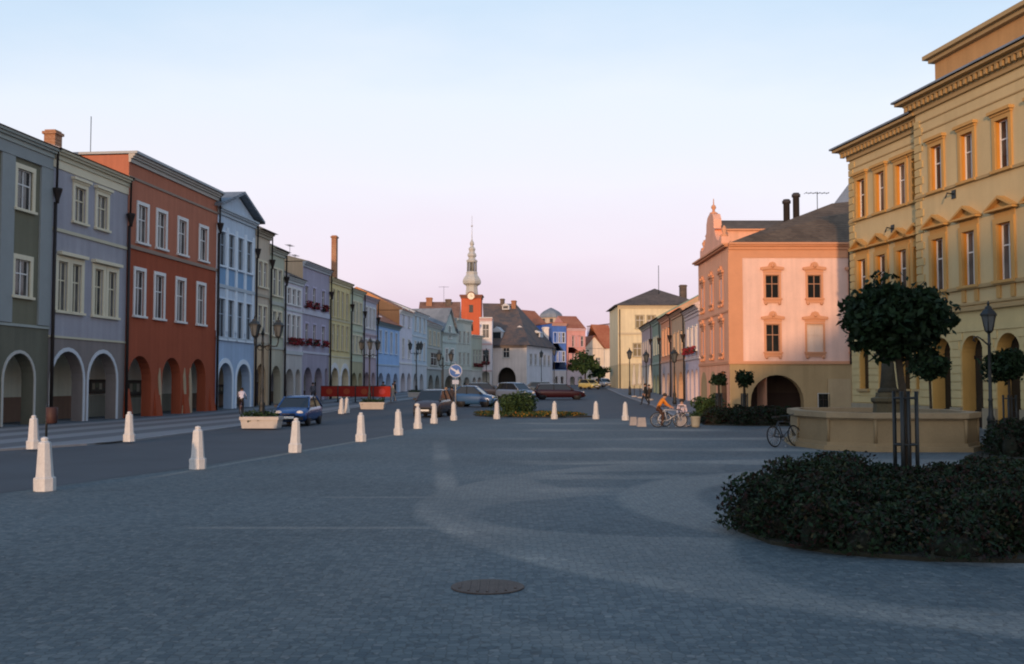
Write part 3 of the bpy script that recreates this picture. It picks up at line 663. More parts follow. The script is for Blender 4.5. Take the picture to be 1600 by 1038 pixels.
# 9 yellow
A = LP(514); B = LP(547); F = Face(A, B)
sy_ = dict(mat=trim((.62,.53,.30)), sw=.12)
wins = even(F.W, 4, F.z_(530,497), .8, 2.6, sy_) + even(F.W, 4, F.z_(530,547), .8, 2.4, sy_)
def ex9(t, F): chimney(t, 6.4, 1.4, 12.6, 16.9, .6, .5)
house('town_house', 'yellow house with white arcade arches under a tall brick chimney', A, B, F.z_(530,440), 12, (.66,.55,.28), (.66,.58,.40), 4.4, wins, [(.6,F.W/2-.5,3.5),(F.W/2+.5,F.W-.6,3.5)], pitch=20, rmat=R_DARK, over=.5,
      strings=[(4.5,.14,.06),(F.z_(530,503),.2,.08)], ctrim=trim((.64,.56,.36)), atrim=WHITE, aw=.4, group=LEFT, extra=ex9, pipes=(F.W-.05,), point=.12)
# 10 green
A = LP(547); B = LP(567); F = Face(A, B)
wins = even(F.W, 3, 8.2, .8, 2.2, S_CREAM) + even(F.W, 3, 5.1, .8, 1.8, S_CREAM)
house('town_house', 'narrow sage green house right of the yellow house', A, B, F.z_(557,455), 12, (.48,.51,.37), (.43,.39,.24), 4.2, wins, [(.5,2.7,3.1),(3.3,F.W-.4,3.1)], pitch=20, rmat=R_DARK, over=.5, strings=[(7.3,.2,.08),(4.2,.1,.05)], ctrim=trim((.5,.52,.4)), group=LEFT, pipes=(F.W-.05,))
# 11 grey lilac over pink
A = LP(567); B = LP(588); F = Face(A, B)
wins = even(F.W, 3, 8.0, .85, 2.2, S_WHITE) + even(F.W, 3, 4.9, .85, 1.8, S_WHITE)
house('town_house', 'grey lilac house with a pink lower storey', A, B, F.z_(577,466), 12, (.45,.44,.50), (.48,.38,.42), 7.2, [w for w in wins if w[1] > 7.2]+[w for w in wins if w[1] < 7.2], [(.5,2.9,3.2),(3.7,F.W-.5,3.2)], pitch=20, rmat=R_GREY, over=.45, strings=[(7.2,.2,.1)], ctrim=trim((.5,.4,.42)), group=LEFT, pipes=(F.W-.05,))
# 12 low blue house with orange roof and skylights
A = LP(588); B = LP(624); F = Face(A, B)
wins = even(F.W, 4, F.z_(605,552), .95, 2.5, dict(mat=trim((.62,.70,.80)), sw=.14))
def ex12(t, F):
    for k in range(3):
        s = M(); x = F.W*(.16+.31*k); tp = math.tan(R(30)); y0, y1 = 1.1, 2.1; zb = F.z_(605,507)+.06+.5*tp
        s.add([(x,y0,zb+y0*tp+.08),(x+1.7,y0,zb+y0*tp+.08),(x+1.7,y1,zb+y1*tp+.08),(x,y1,zb+y1*tp+.08),(x,y0,zb+y0*tp-.05),(x+1.7,y0,zb+y0*tp-.05),(x+1.7,y1,zb+y1*tp-.05),(x,y1,zb+y1*tp-.05)], [(0,1,2,3),(0,1,5,4),(1,2,6,5),(2,3,7,6),(3,0,4,7)])
        s.build('skylight', GLASSY, t)
GLASSY = mat('skylight_glass', (.5,.55,.6), .08, .05, 1, 5, 0, metal=.9)
house('town_house', 'low cornflower blue house with an orange tiled roof and three skylights', A, B, F.z_(605,507), 9, (.32,.48,.72), (.42,.52,.68), 4.0, wins, [(.8,3.6,3.2),(4.6,7.4,3.2),(8.4,F.W-.7,3.2)], pitch=30, rmat=R_RED, over=.5, strings=[(4.0,.2,.08)], ctrim=trim((.42,.52,.62)), extra=ex12, group=LEFT, soff=trim((.2,.27,.3)))
# 13 white, 14 pale blue
A = LP(624); B = LP(644); F = Face(A, B)
wins = even(F.W, 2, 9.2, 1.0, 2.2, dict(mat=WHITE, sw=.1)) + even(F.W, 2, 5.2, 1.0, 2.4, dict(mat=WHITE, sw=.1))
house('town_house', 'white house with dark windows next to the low blue house', A, B, F.z_(634,488), 11, (.62,.60,.66), (.60,.58,.62), 4.4, wins, [(.8,3.6,3.3),(4.6,F.W-.7,3.3)], pitch=26, rmat=R_RED, over=.5, sidec=(.45,.22,.10), strings=[(4.4,.2,.08)], ctrim=WHITE, group=LEFT)
A = LP(644); B = LP(667); F = Face(A, B)
wins = even(F.W, 3, 9.0, 1.0, 2.2, dict(mat=WHITE, sw=.1)) + even(F.W, 3, 5.2, 1.0, 2.4, dict(mat=WHITE, sw=.1))
house('town_house', 'pale powder blue house below the brown roofs', A, B, F.z_(655,491), 11, (.46,.54,.60), (.52,.54,.56), 4.4, wins, [(.8,3.6,3.3),(5,7.6,3.3)], pitch=22, rmat=R_BROWN, over=.45, strings=[(8.2,.2,.08),(4.4,.2,.08)], ctrim=trim((.6,.64,.66)), group=LEFT)
A = LP(667); B = LP(689); F = Face(A, B)
wins = even(F.W, 3, 7.6, 1.2, 1.9, dict(mat=CREAM, sw=.12)) + [(F.W/2, 4.6, 5.5, 1.8, dict(mat=STONE_T, sw=.1, gmat=GLASS))]
house('town_house', 'grey green house with a wide shop window', A, B, F.z_(678,508), 11, (.36,.38,.34), (.30,.32,.30), 4.0, wins, [(1,5,3.2),(6.2,F.W-1,3.2)], pitch=24, rmat=R_BROWN, over=.4, strings=[(4.0,.3,.15),(7.0,.2,.1)], ctrim=trim((.5,.5,.48)), group=LEFT)
# the corner of the row turns towards the viewer
q0 = Vector((LP(689)[0]+.2, LP(689)[1]+.6)); q1 = Vector((-3.3, 177.0)); 
def QP(s): v = q0.lerp(q1, s); return (v.x, v.y)
s1, s2, s3 = .25, .54, .77
A, B = QP(0), QP(s1); F = Face(A, B)
wins = [(F.W/2, 9.0, 1.0, 1.8, S_WHITE)] + even(F.W, 2, 5.3, 1.0, 2.0, S_WHITE)
house('town_house', 'pale green gable fronted house at the far end of the left row', A, B, F.z_(698,520), 10, (.44,.50,.46), (.38,.37,.33), 4.2, wins, [(.8,F.W-.8,3.2)], roof='front', pitch=52, rmat=R_GREY, over=.3, strings=[(8.2,.2,.1)], ctrim=trim((.40,.44,.42)), group=LEFT)
A, B = QP(s1), QP(s2); F = Face(A, B)
wins = even(F.W, 3, 8.4, .8, 1.9, dict(mat=trim((.5,.53,.48)), sw=.1)) + even(F.W, 3, 5.0, .8, 1.9, dict(mat=trim((.5,.53,.48)), sw=.1)) 
house('town_house', 'pale sage house with a stepped flat top before the red tower', A, B, F.z_(720,500), 10, (.46,.48,.42), (.42,.41,.37), 4.1, wins, [(.7,2.1,3.0),(3.0,F.W-.6,3.0)], roof='flat', rmat=trim((.5,.5,.45)), over=.25, strings=[(4.1,.2,.1)], ctrim=trim((.5,.52,.46)), group=LEFT)
A, B = QP(s2), QP(s3); F = Face(A, B)
wins = even(F.W, 3, 5.0, .9, 2.6, dict(mat=trim((.45,.48,.40)), sw=.1, flowers=1))
house('town_house', 'low olive house with flower boxes at the foot of the red tower', A, B, F.z_(741,524), 9, (.40,.42,.34), (.48,.46,.42), 4.0, wins, [(.6,2.1,3.0),(2.9,F.W-.5,3.0)], pitch=6, rmat=R_BROWN, over=.35, strings=[(4.0,.2,.1)], ctrim=trim((.5,.5,.44)), group=LEFT)
A, B = (-5.45, 172.0), (-3.35, 172.0); F = Face(A, B)
wins = even(F.W, 1, 9.6, 1.1, 2.3, dict(mat=WHITE, sw=.12)) + even(F.W, 1, 5.4, 1.1, 2.2, dict(mat=trim((.6,.45,.45)), sw=.14, flowers=1))
house('town_house', 'narrow white house with pink middle storey right of the red tower', A, B, F.z_(759,498), 9, (.60,.58,.60), (.56,.54,.54), 4.0, wins, [(.4,F.W-.4,4.0)], roof='flat', rmat=trim((.62,.62,.62)), over=.5, strings=[(4.0,.2,.1),(8.4,.3,.06)], ctrim=trim((.6,.42,.42)), group=LEFT)
# houses standing behind the row: only their upper walls and roofs show
def behind(name, label, px0, px1, d, yeave, depth, wall, pitch, rmat, extra=None, cat='house', wins=None, roof='gable', skew=0):
    a = at(px0, 599, d); b = at(px1, 599, d+skew); F = Face((a.x,a.y),(b.x,b.y)); H = F.z_((px0+px1)/2, yeave)
    return house(name, label, (a.x,a.y), (b.x,b.y), H, depth, wall, wins=wins(F) if wins else (), zsplit=0, pitch=pitch, rmat=rmat, over=.35, extra=extra, cornice=.2, ctrim=CREAM, roof=roof)
def exb(t, F):
    chimney(t, F.W-.9, 4, 14.0, 17.6, .9, .9, trim((.8,.76,.7)))
    chimney(t, F.W-3.5, 5, 14.0, 17.8, .8, .8); antenna(t, 2, 4, 15, 19.5, True); antenna(t, 4.2, 4, 15, 18.5, True)
a = LP(600); b = LP(645)
house('town_house', 'orange brown house rising behind the low blue house', (a[0]-9.5,a[1]+8), (b[0]-10.5,b[1]), 14.2, 11, (.42,.20,.10), zsplit=0, pitch=24, rmat=R_RED, over=.4, extra=exb, cornice=.25, ctrim=CREAM)
def exb2(t, F): chimney(t, 1.8, 4, 14, 17.9, 1.1, 1.1); chimney(t, F.W-2.2, 4, 14, 17.6, 1.1, 1.1, R_DARK); antenna(t, 4.5, 4, 15, 20, True)
behind('town_house', 'long house with a wide brown roof behind the pale blue house', 652, 717, 186, 503, 9, (.40,.36,.32), 39, R_BROWN, exb2)
# red tower with its green and white spire
def tower():
    c = at(737, 599, 232); t = thing('tower', 'red town tower with a pale green onion spire and a clock', 'tower', (c.x, c.y, 0), R(-2))
    zt = at(737, 462, 232).z; w = 2.25
    RT = plaster((.44,.105,.05)); TRD = trim((.20,.09,.06))
    m = M(); m.box(-w, w, -w, w, 0, zt); m.build('wall', RT, t)
    l_ = M(); l_.box(-w-1.5, -w, -w+.4, w, 0, zt-6.2); l_.build('stair_wing', plaster((.50,.12,.05)), t)
    k = M(); k.box(-w-.35, w+.35, -w-.35, w+.35, zt-.35, zt); k.box(-w-.15, w+.15, -w-.15, w+.15, zt-.8, zt-.35)
    arch = [(math.cos(a)*1.15, zt-.8+.0+math.sin(a)*1.5) for a in [math.pi*i/10 for i in range(11)]]
    k.prism(arch, -w-.38, -w-.1); k.build('cornice', TRD, t)
    cl = M(); cl.prism([(.78*math.cos(2*math.pi*i/20), zt-.35+.78*math.sin(2*math.pi*i/20)) for i in range(20)], -w-.48, -w-.36); o = cl.build('clock', trim((.85,.78,.6)), t)
    hn = M(); hn.box(-.03,.03,-w-.52,-w-.485,zt-.4,zt+.2); hn.box(-.03,.4,-w-.52,-w-.485,zt-.42,zt-.34); hn.build('hand', IRON, o)
    for zz in (zt-4.0, zt-8.2):
        s = M(); s.box(-.45,.45,-w-.06,-w+.1,zz,zz+1.7); s.build('window', GLASS_D, t)
    def Z(zy): return at(737, 330+zy/5.4625, 232).z
    S = .0266
    prof = [(108,718),(104,700),(98,672),(94,650),(100,638),(148,622),(156,604),(150,588),(128,566),(104,552),(94,540),(96,522),(90,518)]
    SP = mat('pale_copper', (.45,.45,.41), .7, .12, 1.5, 8, .1)
    p = M(); p.lathe([(w_*S/2*1.06, Z(y)) for w_, y in prof], n=8, rot=R(22.5), smooth=False); p.build('lower_onion', SP, t)
    ln = M(); ln.lathe([(.62, Z(520)), (.62, Z(430))], n=8)
    for i in range(8):
        a = R(22.5+45*i); ln.tube([(math.cos(a)*1.0, math.sin(a)*1.0, Z(521)), (math.cos(a)*.98, math.sin(a)*.98, Z(428))], .2, 6)
    ln.build('lantern', trim((.20,.21,.19)), t)
    up = M(); up.lathe([(w_*S/2*1.05, Z(y)) for w_, y in [(84,440),(96,428),(92,420),(64,412),(56,398),(78,384),(74,368),(50,352),(48,342),(60,328),(54,316),(28,304),(26,296),(40,282),(34,268),(14,252),(7,235),(3.5,150)]], n=8, rot=R(22.5), smooth=False)
    up.build('upper_onion', SP, t)
    f = M(); f.ball((0,0,Z(128)), .2); f.tube([(0,0,Z(150)),(0,0,Z(40))], .035, 6); f.build('finial', trim((.35,.33,.28)), t)
tower()
# white corner house with the big patched roof
def post_house():
    A = at(768, 599, 177.6); Bp = at(823, 599, 176.2); Cc = at(863, 599, 192)
    F = Face((A.x,A.y),(Bp.x,Bp.y)); ze = F.z_(795, 540)
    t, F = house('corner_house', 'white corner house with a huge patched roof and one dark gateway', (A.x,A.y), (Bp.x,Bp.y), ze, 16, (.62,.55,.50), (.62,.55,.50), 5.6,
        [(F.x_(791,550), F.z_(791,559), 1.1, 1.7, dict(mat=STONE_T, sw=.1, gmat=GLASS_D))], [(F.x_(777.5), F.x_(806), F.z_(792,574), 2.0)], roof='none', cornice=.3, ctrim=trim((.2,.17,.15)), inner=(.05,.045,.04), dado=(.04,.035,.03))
    F2 = Face((Bp.x,Bp.y),(Cc.x,Cc.y)); inv = Matrix.Rotation(-t.rotation_euler.z, 3, 'Z')
    def loc(p): return inv @ (Vector(p)-t.location)
    # right hand wing wall and its windows
    hw = F2.W; w2 = M(); st = dict(mat=trim((.5,.5,.5)), sw=.1)
    W2 = bpy.data.objects.new('side_wing', None); 
    q = M(); holes = []
    wl = even(hw, 5, 5.2, 1.2, 1.9, st, 1.0)
    for (x,z,w,h,s_) in wl: holes.append([(x-w/2,z),(x+w/2,z),(x+w/2,z+h),(x-w/2,z+h)])
    q.holed([(0,0),(hw,0),(hw,ze),(0,ze)], holes, 0)
    for h_ in holes: q.reveal(h_, 0, .26)
    q.poly([(hw,0,0),(hw,12,0),(hw,12,ze),(hw,0,ze)])
    o = q.build('side_wall', plaster((.58,.55,.56)), t); o.location = loc((Bp.x,Bp.y,0)); o.rotation_euler = (0,0,math.atan2(F2.x.y,F2.x.x)-t.rotation_euler.z)
    for (x,z,w,h,s_) in wl: add_window(o, x, z, w, h, s_)
    # roof
    e1 = loc((A.x-1.2,A.y-.6,ze+.02)); e2 = loc((Bp.x+.5,Bp.y-.7,ze+.02)); e3 = loc((Cc.x+.8,Cc.y,ze+.02)); e4 = loc((A.x-1.2,A.y+20,ze+.02)); e5 = loc((Cc.x+.6,Cc.y+9,ze+.02))
    r1 = at(754, 474, 187); r2 = at(806, 475, 188); r1 = loc(r1); r2 = loc(r2)
    r = M(); r.add([e1,e2,e3,e5,e4,r1,r2], [(0,1,6,5),(1,2,6),(2,3,6),(3,4,5,6),(4,0,5),(0,4,3,2,1)]); r.build('roof', R_MIX, t)
    def dormer(px, py, d, w, h):
        p = loc(at(px, py, d)); m = M(); m.box(-w/2, w/2, 0, 3, 0, h*.7); m.prism([(-w/2-.15,h*.7),(w/2+.15,h*.7),(0,h*1.15)], -.15, 3)
        oo = m.build('dormer', trim((.55,.55,.55)), t, p); g_ = M(); g_.box(-w/2+.2, w/2-.2, -.03, .02, .2, h*.65); g_.build('pane', GLASS_D, oo)
    dormer(776, 531, 178.6, 1.9, 2.0); dormer(812, 520, 181, 1.4, 1.1); dormer(838, 527, 186, 1.4, 1.1); dormer(790, 484, 185.6, 1.3, 1.0)
    pp = loc(at(803, 480, 187)); chimney(t, pp.x, pp.y, pp.z-1.5, pp.z+1.2, .8, .8); pp = loc(at(785, 478, 187)); chimney(t, pp.x, pp.y, pp.z-1, pp.z+1.3, .7, .7, R_DARK)
post_house()
# far end of the square
def farhouse(label, px0, px1, d0, d1, yeave, wall, ground, roof, pitch, rmat, wins, arches=True, extra=None, depth=11, **kw):
    a = at(px0, 599, d0); b = at(px1, 599, d1); F = Face((a.x,a.y),(b.x,b.y)); H = F.z_((px0+px1)/2, yeave)
    ar = [(.6+i*(F.W-.6)/2, .6+i*(F.W-.6)/2+(F.W-.6)/2-.6, 3.3) for i in range(2)] if arches else ()
    return house('town_house', label, (a.x,a.y), (b.x,b.y), H, depth, wall, ground, 4.4 if ground else 0, wins(F, H), ar, roof=roof, pitch=pitch, rmat=rmat, over=.35, extra=extra, group='houses closing the far end of the square', **kw)
WB = dict(mat=trim((.45,.55,.75)), sw=.12)
farhouse('deep blue house with pale window bands at the far end', 863, 885, 194, 195, 506, (.07,.15,.42), (.55,.50,.48), 'flat', 5, R_RED, lambda F,H: even(F.W,3,H-3.6,.9,1.9,WB,.4)+even(F.W,3,H-7.2,.9,1.9,WB,.4), strings=[(4.4,.15,.06)], ctrim=trim((.40,.50,.68)), soff=trim((.5,.3,.25)),
   extra=lambda t,F: (chimney(t, -.9, 1.2, 8, F.z_(863,511), 1.0, 1.0, trim((.8,.74,.68))),))
farhouse('salmon pink house beside the deep blue house', 886, 915, 195, 196, 514, (.55,.27,.24), (.50,.40,.40), 'gable', 25, R_RED, lambda F,H: even(F.W,4,H-3.4,1.0,2.0,dict(mat=trim((.6,.35,.35)),sw=.12),.6)+even(F.W,4,H-6.6,1.0,1.8,dict(mat=trim((.6,.35,.35)),sw=.12),.6), strings=[(4.4,.15,.06)], ctrim=trim((.6,.4,.4)),
   extra=lambda t,F: (chimney(t, F.W-2.6, 4.5, 13, F.z_(908,503), .9, .9, R_DARK),))
gh = lambda F,H: even(F.W,2,H-1.0,.9,2.0,dict(mat=trim((.6,.45,.5)),sw=.1),1.6)
a = at(914, 599, 203); b = at(944, 599, 204); F = Face((a.x,a.y),(b.x,b.y))
def exg(t, F):
    Hh = F.z_(930,546)
    w = M(); w.box(F.W-.05, F.W+2.2, .6, 9, 0, Hh+.2); w.build('side_wing', plaster((.66,.58,.46)), t)
    r = M()
    zr = F.z_(948,506); r.add([(F.W-1.2,4.5,zr+.1),(F.W+2.6,4.5,zr),(F.W+2.6,.35,Hh+.2),(F.W-.1,.35,Hh+.2),(F.W-1.2,9,Hh),(F.W+2.6,9,Hh)], [(0,1,2,3),(0,1,5,4),(1,2,5)]); r.build('side_roof', R_RED, t)
house('town_house', 'cream gable fronted house with a steep red roof catching the sun', (a.x,a.y), (b.x,b.y), F.z_(930,545), 14, (.66,.55,.42), (.62,.55,.48), 5.5, even(F.W,2,5.6,1.0,1.5,S_CREAM), (), roof='front', pitch=49, rmat=R_RED, over=.25, cornice=0, extra=exg, group='houses closing the far end of the square')
farhouse('lilac white narrow house beside the cream tall house', 955, 972, 214, 215, 507, (.56,.54,.66), (.40,.42,.48), 'flat', 5, R_BROWN, lambda F,H: even(F.W,2,H-4,.9,2,S_WHITE)+even(F.W,2,H-8,.9,2,S_WHITE), strings=[(7.2,.2,.1)], ctrim=trim((.55,.52,.66)))
def dome():
    c = at(861, 599, 262); t = thing('domed_tower', 'stubby tower with a grey dome and orange drum behind the blue house', 'tower', (c.x, c.y, 0))
    def z(py): return at(861, py, 262).z
    m = M(); m.lathe([(3.6,0),(3.6,z(507))], n=8, smooth=False, rot=R(22.5)); m.build('drum', plaster((.55,.20,.09)), t)
    m = M(); m.lathe([(2.9,z(507)),(2.9,z(497))], n=8, smooth=False, rot=R(22.5)); m.build('lantern_wall', plaster((.44,.36,.28)), t)
    for i in range(8):
        a = R(-90+45*i); s = M(); s.box(-.4,.4,-2.76,-2.66,z(505),z(499)); o = s.build('window', GLASS_D, t); o.rotation_euler = (0,0,R(45*i))
    m = M(); m.lathe([(3.3,z(497.2)),(3.2,z(495)),(2.9,z(491)),(2.1,z(487)),(1.0,z(483.5)),(.15,z(481))], n=8, smooth=False, rot=R(22.5)); m.build('dome', R_GREY, t)
dome()
a = at(838,599,206); b = at(872,599,212)
house('town_house', 'orange red gabled house peeping over the big patched roof', (a.x,a.y), (b.x,b.y), 11.5, 12, (.50,.20,.09), zsplit=0, pitch=42, rmat=R_RED, over=.3, cornice=.2)
# ------------------------------------------------------------------ the right side: row beyond the pink house
RIGHT = 'houses along the right side of the square'
def RP(px):
    d = 11.65/((px-800)/1600-.04375); return (15.3+.04375*(d-83.5), d)
def rhouse(label, px1, px0, yeave, wall, ground, wins, arches, **kw):
    A, B = RP(px1), RP(px0); F = Face(A, B); H = F.z_((px0+px1)/2, yeave)
    return house('town_house', label, A, B, H, 10, wall, ground, kw.pop('zs', 4.2), wins(F, H), arches(F), rmat=kw.pop('rmat', R_BROWN), group=RIGHT, **kw)
ow = lambda c: dict(mat=trim(c), sw=.13)
rhouse('low grey mauve house at the far end of the right row', 1003, 1019.5, 509, (.36,.30,.31), (.40,.39,.36), lambda F,H: even(F.W,4,5.2,1.1,2.2,ow((.5,.48,.45)),1), lambda F: [(1+4.6*i,3.6+4.6*i,3.0) for i in range(3)], pitch=28, over=.6, strings=[(4.2,.15,.08)], ctrim=trim((.35,.34,.3)))
rhouse('narrow bottle green house in the right row', 1019.5, 1033, 501, (.20,.27,.22), (.16,.22,.19), lambda F,H: even(F.W,3,5.4,1.0,2.0,ow((.4,.45,.4)),.8), lambda F: [(1,4,3.0),(5,8,3.0)], pitch=28, over=.6, strings=[(4.2,.2,.1)], ctrim=trim((.30,.38,.33)), pipes=(.1,))
rhouse('salmon orange house with tall pale windows in the right row', 1033, 1050, 496, (.60,.28,.16), (.46,.38,.36), lambda F,H: even(F.W,3,5.0,1.2,2.8,ow((.70,.44,.28)),.8), lambda F: [(1,4.2,3.1),(5.6,9,3.1)], pitch=28, over=.6, strings=[(4.2,.2,.1)], ctrim=trim((.62,.34,.22)), pipes=(.1,))
rhouse('tan plastered house with a brown tiled roof in the right row', 1050, 1071, 488, (.48,.34,.22), (.52,.33,.21), lambda F,H: even(F.W,3,4.9,1.1,2.0,ow((.55,.42,.3)),.8), lambda F: [(1,4,3.1),(5.5,9,3.1)], pitch=28, over=.6, strings=[(4.2,.2,.1)], ctrim=trim((.55,.34,.22)), pipes=(.1,))
rhouse('pinkish white house with red flower boxes next to the salmon house', 1071, 1094, 483, (.58,.48,.48), (.54,.46,.50), lambda F,H: even(F.W,3,4.8,.95,2.0,dict(mat=WHITE,sw=.12,flowers=1),.8), lambda F: [(.8,2.9,3.2),(3.6,5.7,3.2),(6.4,8.3,3.2)], pitch=28, over=.6, strings=[(4.0,.2,.1),(7.6,.15,.08)], ctrim=trim((.60,.52,.5)), pipes=(.1,))
# tall cream house closing the row
a = at(966, 599, 152); b = at(1100, 599, 152); F = Face((a.x,a.y),(b.x,b.y))
gw_ = dict(mat=trim((.35,.31,.2)), sw=.1, gmat=mat('shutter_brown', (.22,.18,.10), .8))
def exc(t, F):
    p = at(1036, 457, 156); antenna(t, F.x_(1036), 4, 14, at(1036,415,156).z, w=.05)
    chimney(t, F.x_(1076), 4.5, 13, F.z_(1076,441), 1.0, 1.0, R_DARK)
    d = M(); d.tube([(.25,-.12,.1),(.25,-.12,13)], .08, 6); d.build('drainpipe', PIPE, t)
house('town_house', 'tall cream house with brown shutters and a dark hipped roof behind the right row', (a.x,a.y), (b.x,b.y), F.z_(1000,478), 13, (.60,.52,.34), (.42,.38,.25), F.z_(985,570), [(F.x_(1000), F.z_(1000,513), 1.2, 1.9, gw_), (F.x_(996), F.z_(996,557), 1.2, 1.9, gw_), (F.x_(1018), F.z_(1018,513), 1.2, 1.9, gw_)], (), roof='hip', pitch=24, rmat=R_DARK, over=.6, strings=[(F.z_(985,523),.3,.12),(F.z_(985,570),.2,.1)], ctrim=trim((.52,.44,.3)), extra=exc, cornice=.3, group=RIGHT)

# ------------------------------------------------------------------ salmon house with the gateway
PK_A = (15.3, 72.0)
def pink():
    PW = (.70,.47,.38); PO = trim((.62,.30,.165)); STN = (.36,.26,.135)
    F = Face(PK_A, (30.5, 72.0)); H = F.z_(1240, 381); zs = F.z_(1240, 569)
    st = dict(mat=PO, sw=.14, hood='scroll', fmat=trim((.4,.22,.14)), gmat=GLASS_D)
    blind = dict(mat=PO, sw=.12, hood='scroll', gmat=plaster((.62,.50,.42)), fmat=plaster((.62,.50,.42)), depth=.1)
    wx = [F.x_(1208), F.x_(1274), F.x_(1274)+3.0]
    z1, z0 = F.z_(1208, 430), F.z_(1208, 466); y1, y0 = F.z_(1208, 507), F.z_(1208, 550)
    wins = [(x, z0, .95, z1-z0, st) for x in wx] + [(wx[0], y0, .95, y1-y0, st), (wx[1], y0, 1.15, y1-y0, blind), (wx[2], y0, .95, y1-y0, blind)]
    wins += [(F.x_(1287,628), F.z_(1287,640), .75, 1.1, dict(mat=STONE_T, sw=.05, gmat=GLASS_D, fmat=PIPE))]
    def ex(t, F):
        q = M(); q.box(-.06,.95,-.07,.02,zs+.2,H-1.0); q.build('corner_pilaster', PO, t)
        fr = M(); fr.box(-.03, F.W, -.06, .02, H-1.0, H-.42); fr.build('frieze', PO, t)
        # left flank facing the square
        D = 11.7; side = bpy.data.objects.new('tmp', None)
        sw_ = M(); holes = []
        sst = dict(mat=PO, sw=.14, hood='scroll', fmat=WHITE)
        wl = []
        for i in range(3):
            x = 2.0+3.6*i; wl += [(x, z0, .95, z1-z0, sst), (x, y0, .95, y1-y0, sst)]
        for (x,z,w,h,s_) in wl: holes.append([(x-w/2,z),(x+w/2,z),(x+w/2,z+h),(x-w/2,z+h)])
        out = [(0,0)]; paths = []
        for i in range(3):
            p = arch_path(.7+3.7*i, 3.3+3.7*i, 0, 2.9); paths.append(p); out += p
        out += [(D,0),(D,H),(0,H)]
        sw_.holed(out, holes, 0)
        for h_ in holes: sw_.reveal(h_, 0, .26)
        for p in paths: sw_.reveal(p, 0, .6, closed=False)
        sw_.poly([(0,2.6,0),(D,2.6,0),(D,2.6,3.1),(0,2.6,3.1)]); sw_.poly([(0,.6,3.1),(D,.6,3.1),(D,2.6,3.1),(0,2.6,3.1)])
        o = sw_.build('flank_wall', plaster((.70,.36,.22)), t); o.location = (-.01, D, 0); o.rotation_euler = (0,0,-math.pi/2)  # flank tinted more orange than the front, warm sunlight put into its plaster
        for (x,z,w,h,s_) in wl: add_window(o, x, z, w, h, s_)
        c = M(); c.box(-.5, D+.1, -.42, .02, H-.08, H+.05); c.box(-.3, D, -.28, .02, H-.2, H-.08); c.box(0, D, -.06, .02, zs, zs+.2); c.box(0,D,-.06,.02,F.z_(1208,487),F.z_(1208,487)+.12)
        c.build('flank_cornice', PO, o)
        # baroque gable over the flank, with its finial
        zt = at(1115, 335, 77.8).z; gm = H+.02
        pts = [(-4.2,gm),(4.2,gm),(4.2,gm+.75),(3.6,gm+.8),(3.3,gm+.55),(2.6,gm+.7),(2.0,gm+1.15),(1.75,zt-1.5),(2.1,zt-1.42),(1.5,zt-1.28),(1.4,zt-.6),(1.0,zt-.15),(.35,zt),(0,zt+.05)]
        pts = pts[1:] ; full = pts + [(-x,z) for x,z in reversed(pts[:-1])]
        gb = M(); gb.prism(full, -.15, .45); g = gb.build('flank_gable', plaster((.70,.37,.25)), o); g.location = (D/2, 0, 0)
        fi = M(); fi.lathe([(.25,zt-.05),(.32,zt+.1),(.12,zt+.2),(.1,zt+.35),(.2,zt+.5),(.16,zt+.65),(.05,zt+.75),(.03,zt+1.2)], (D/2,.15,0), 8)
        fi.build('finial', PO, o)
        for sx in (-3.8, 3.8): fi = M(); fi.lathe([(.3,gm+.75),(.3,gm+.9),(.12,gm+1.0),(.22,gm+1.3),(.05,gm+1.6)], (D/2+sx,.15,0), 8); fi.build('finial', PO, o)
        # cross wing behind the gable
        zc = at(1180, 361, 75.5).z; cw = M(); cw.box(.4, 13, 3.4, 8.6, H, zc); cw.build('cross_wing', plaster((.66,.36,.24)), t)
        e = M(); e.box(.45, 13, 3.2, 8.8, zc, zc+.12); e.build('eave', PO, t)
        zr = at(1180, 346, 77.8).z; r = M(); r.add([(.4,3.2,zc+.12),(13,3.2,zc+.12),(13,8.8,zc+.12),(.4,8.8,zc+.12),(.4,6,zr+.1),(13,6,zr+.1)], [(0,1,5,4),(3,4,5,2),(0,4,3),(1,2,5)]); r.build('cross_roof', R_PINK, t)
        # main hipped roof
        zq = H+.06; yr = 5.5; top = at(1300, 318, 77.5)
        xr = top.x - PK_A[0]; r = M(); r.add([(.1,-.45,zq),(F.W,-.45,zq),(F.W,12,zq),(.1,12,zq),(xr,yr,top.z),(F.W,yr,top.z+.6)], [(0,1,5,4),(3,2,5,4),(0,4,3)]); r.build('main_roof', R_PINK, t)
        b = at(1312, 306, 84); r = M(); bx = b.x-PK_A[0]; r.add([(bx-2.2,9,b.z-2.2),(bx+8,9,b.z-2.2),(bx+8,13,b.z+2.4),(bx+1.4,13,b.z+1.6)], [(0,1,2,3)]); r.add([(bx-2.2,9,b.z-2.2),(bx+8,9,b.z-2.2),(bx+8,9,H),(bx-2.2,9,H)],[(0,1,2,3)]); r.build('rear_roof', R_GREY, t)
        for px, yt in ((1229,312),(1244,302)):
            zz = at(px, yt, 77).z; x = at(px, 330, 77).x-PK_A[0]; chimney(t, x, 5.0, H+.5, zz, .5, .5, mat('sooty_chimney', (.05,.045,.045)), True)
        antenna(t, at(1280,310,77).x-PK_A[0], 5.5, H+2, at(1280,298,77).z, True, .03)
        gs = M(); gs.box(F.x_(1293), F.x_(1328), -.06, .02, .2, 2.3); gs.build('stone_panel', plaster((.38,.29,.17)), t)
        dp = M(); dp.tube([(F.x_(1327,450),-.12,zs),(F.x_(1327,450),-.12,H-.3)], .08, 8); dp.build('drainpipe', PIPE, t)
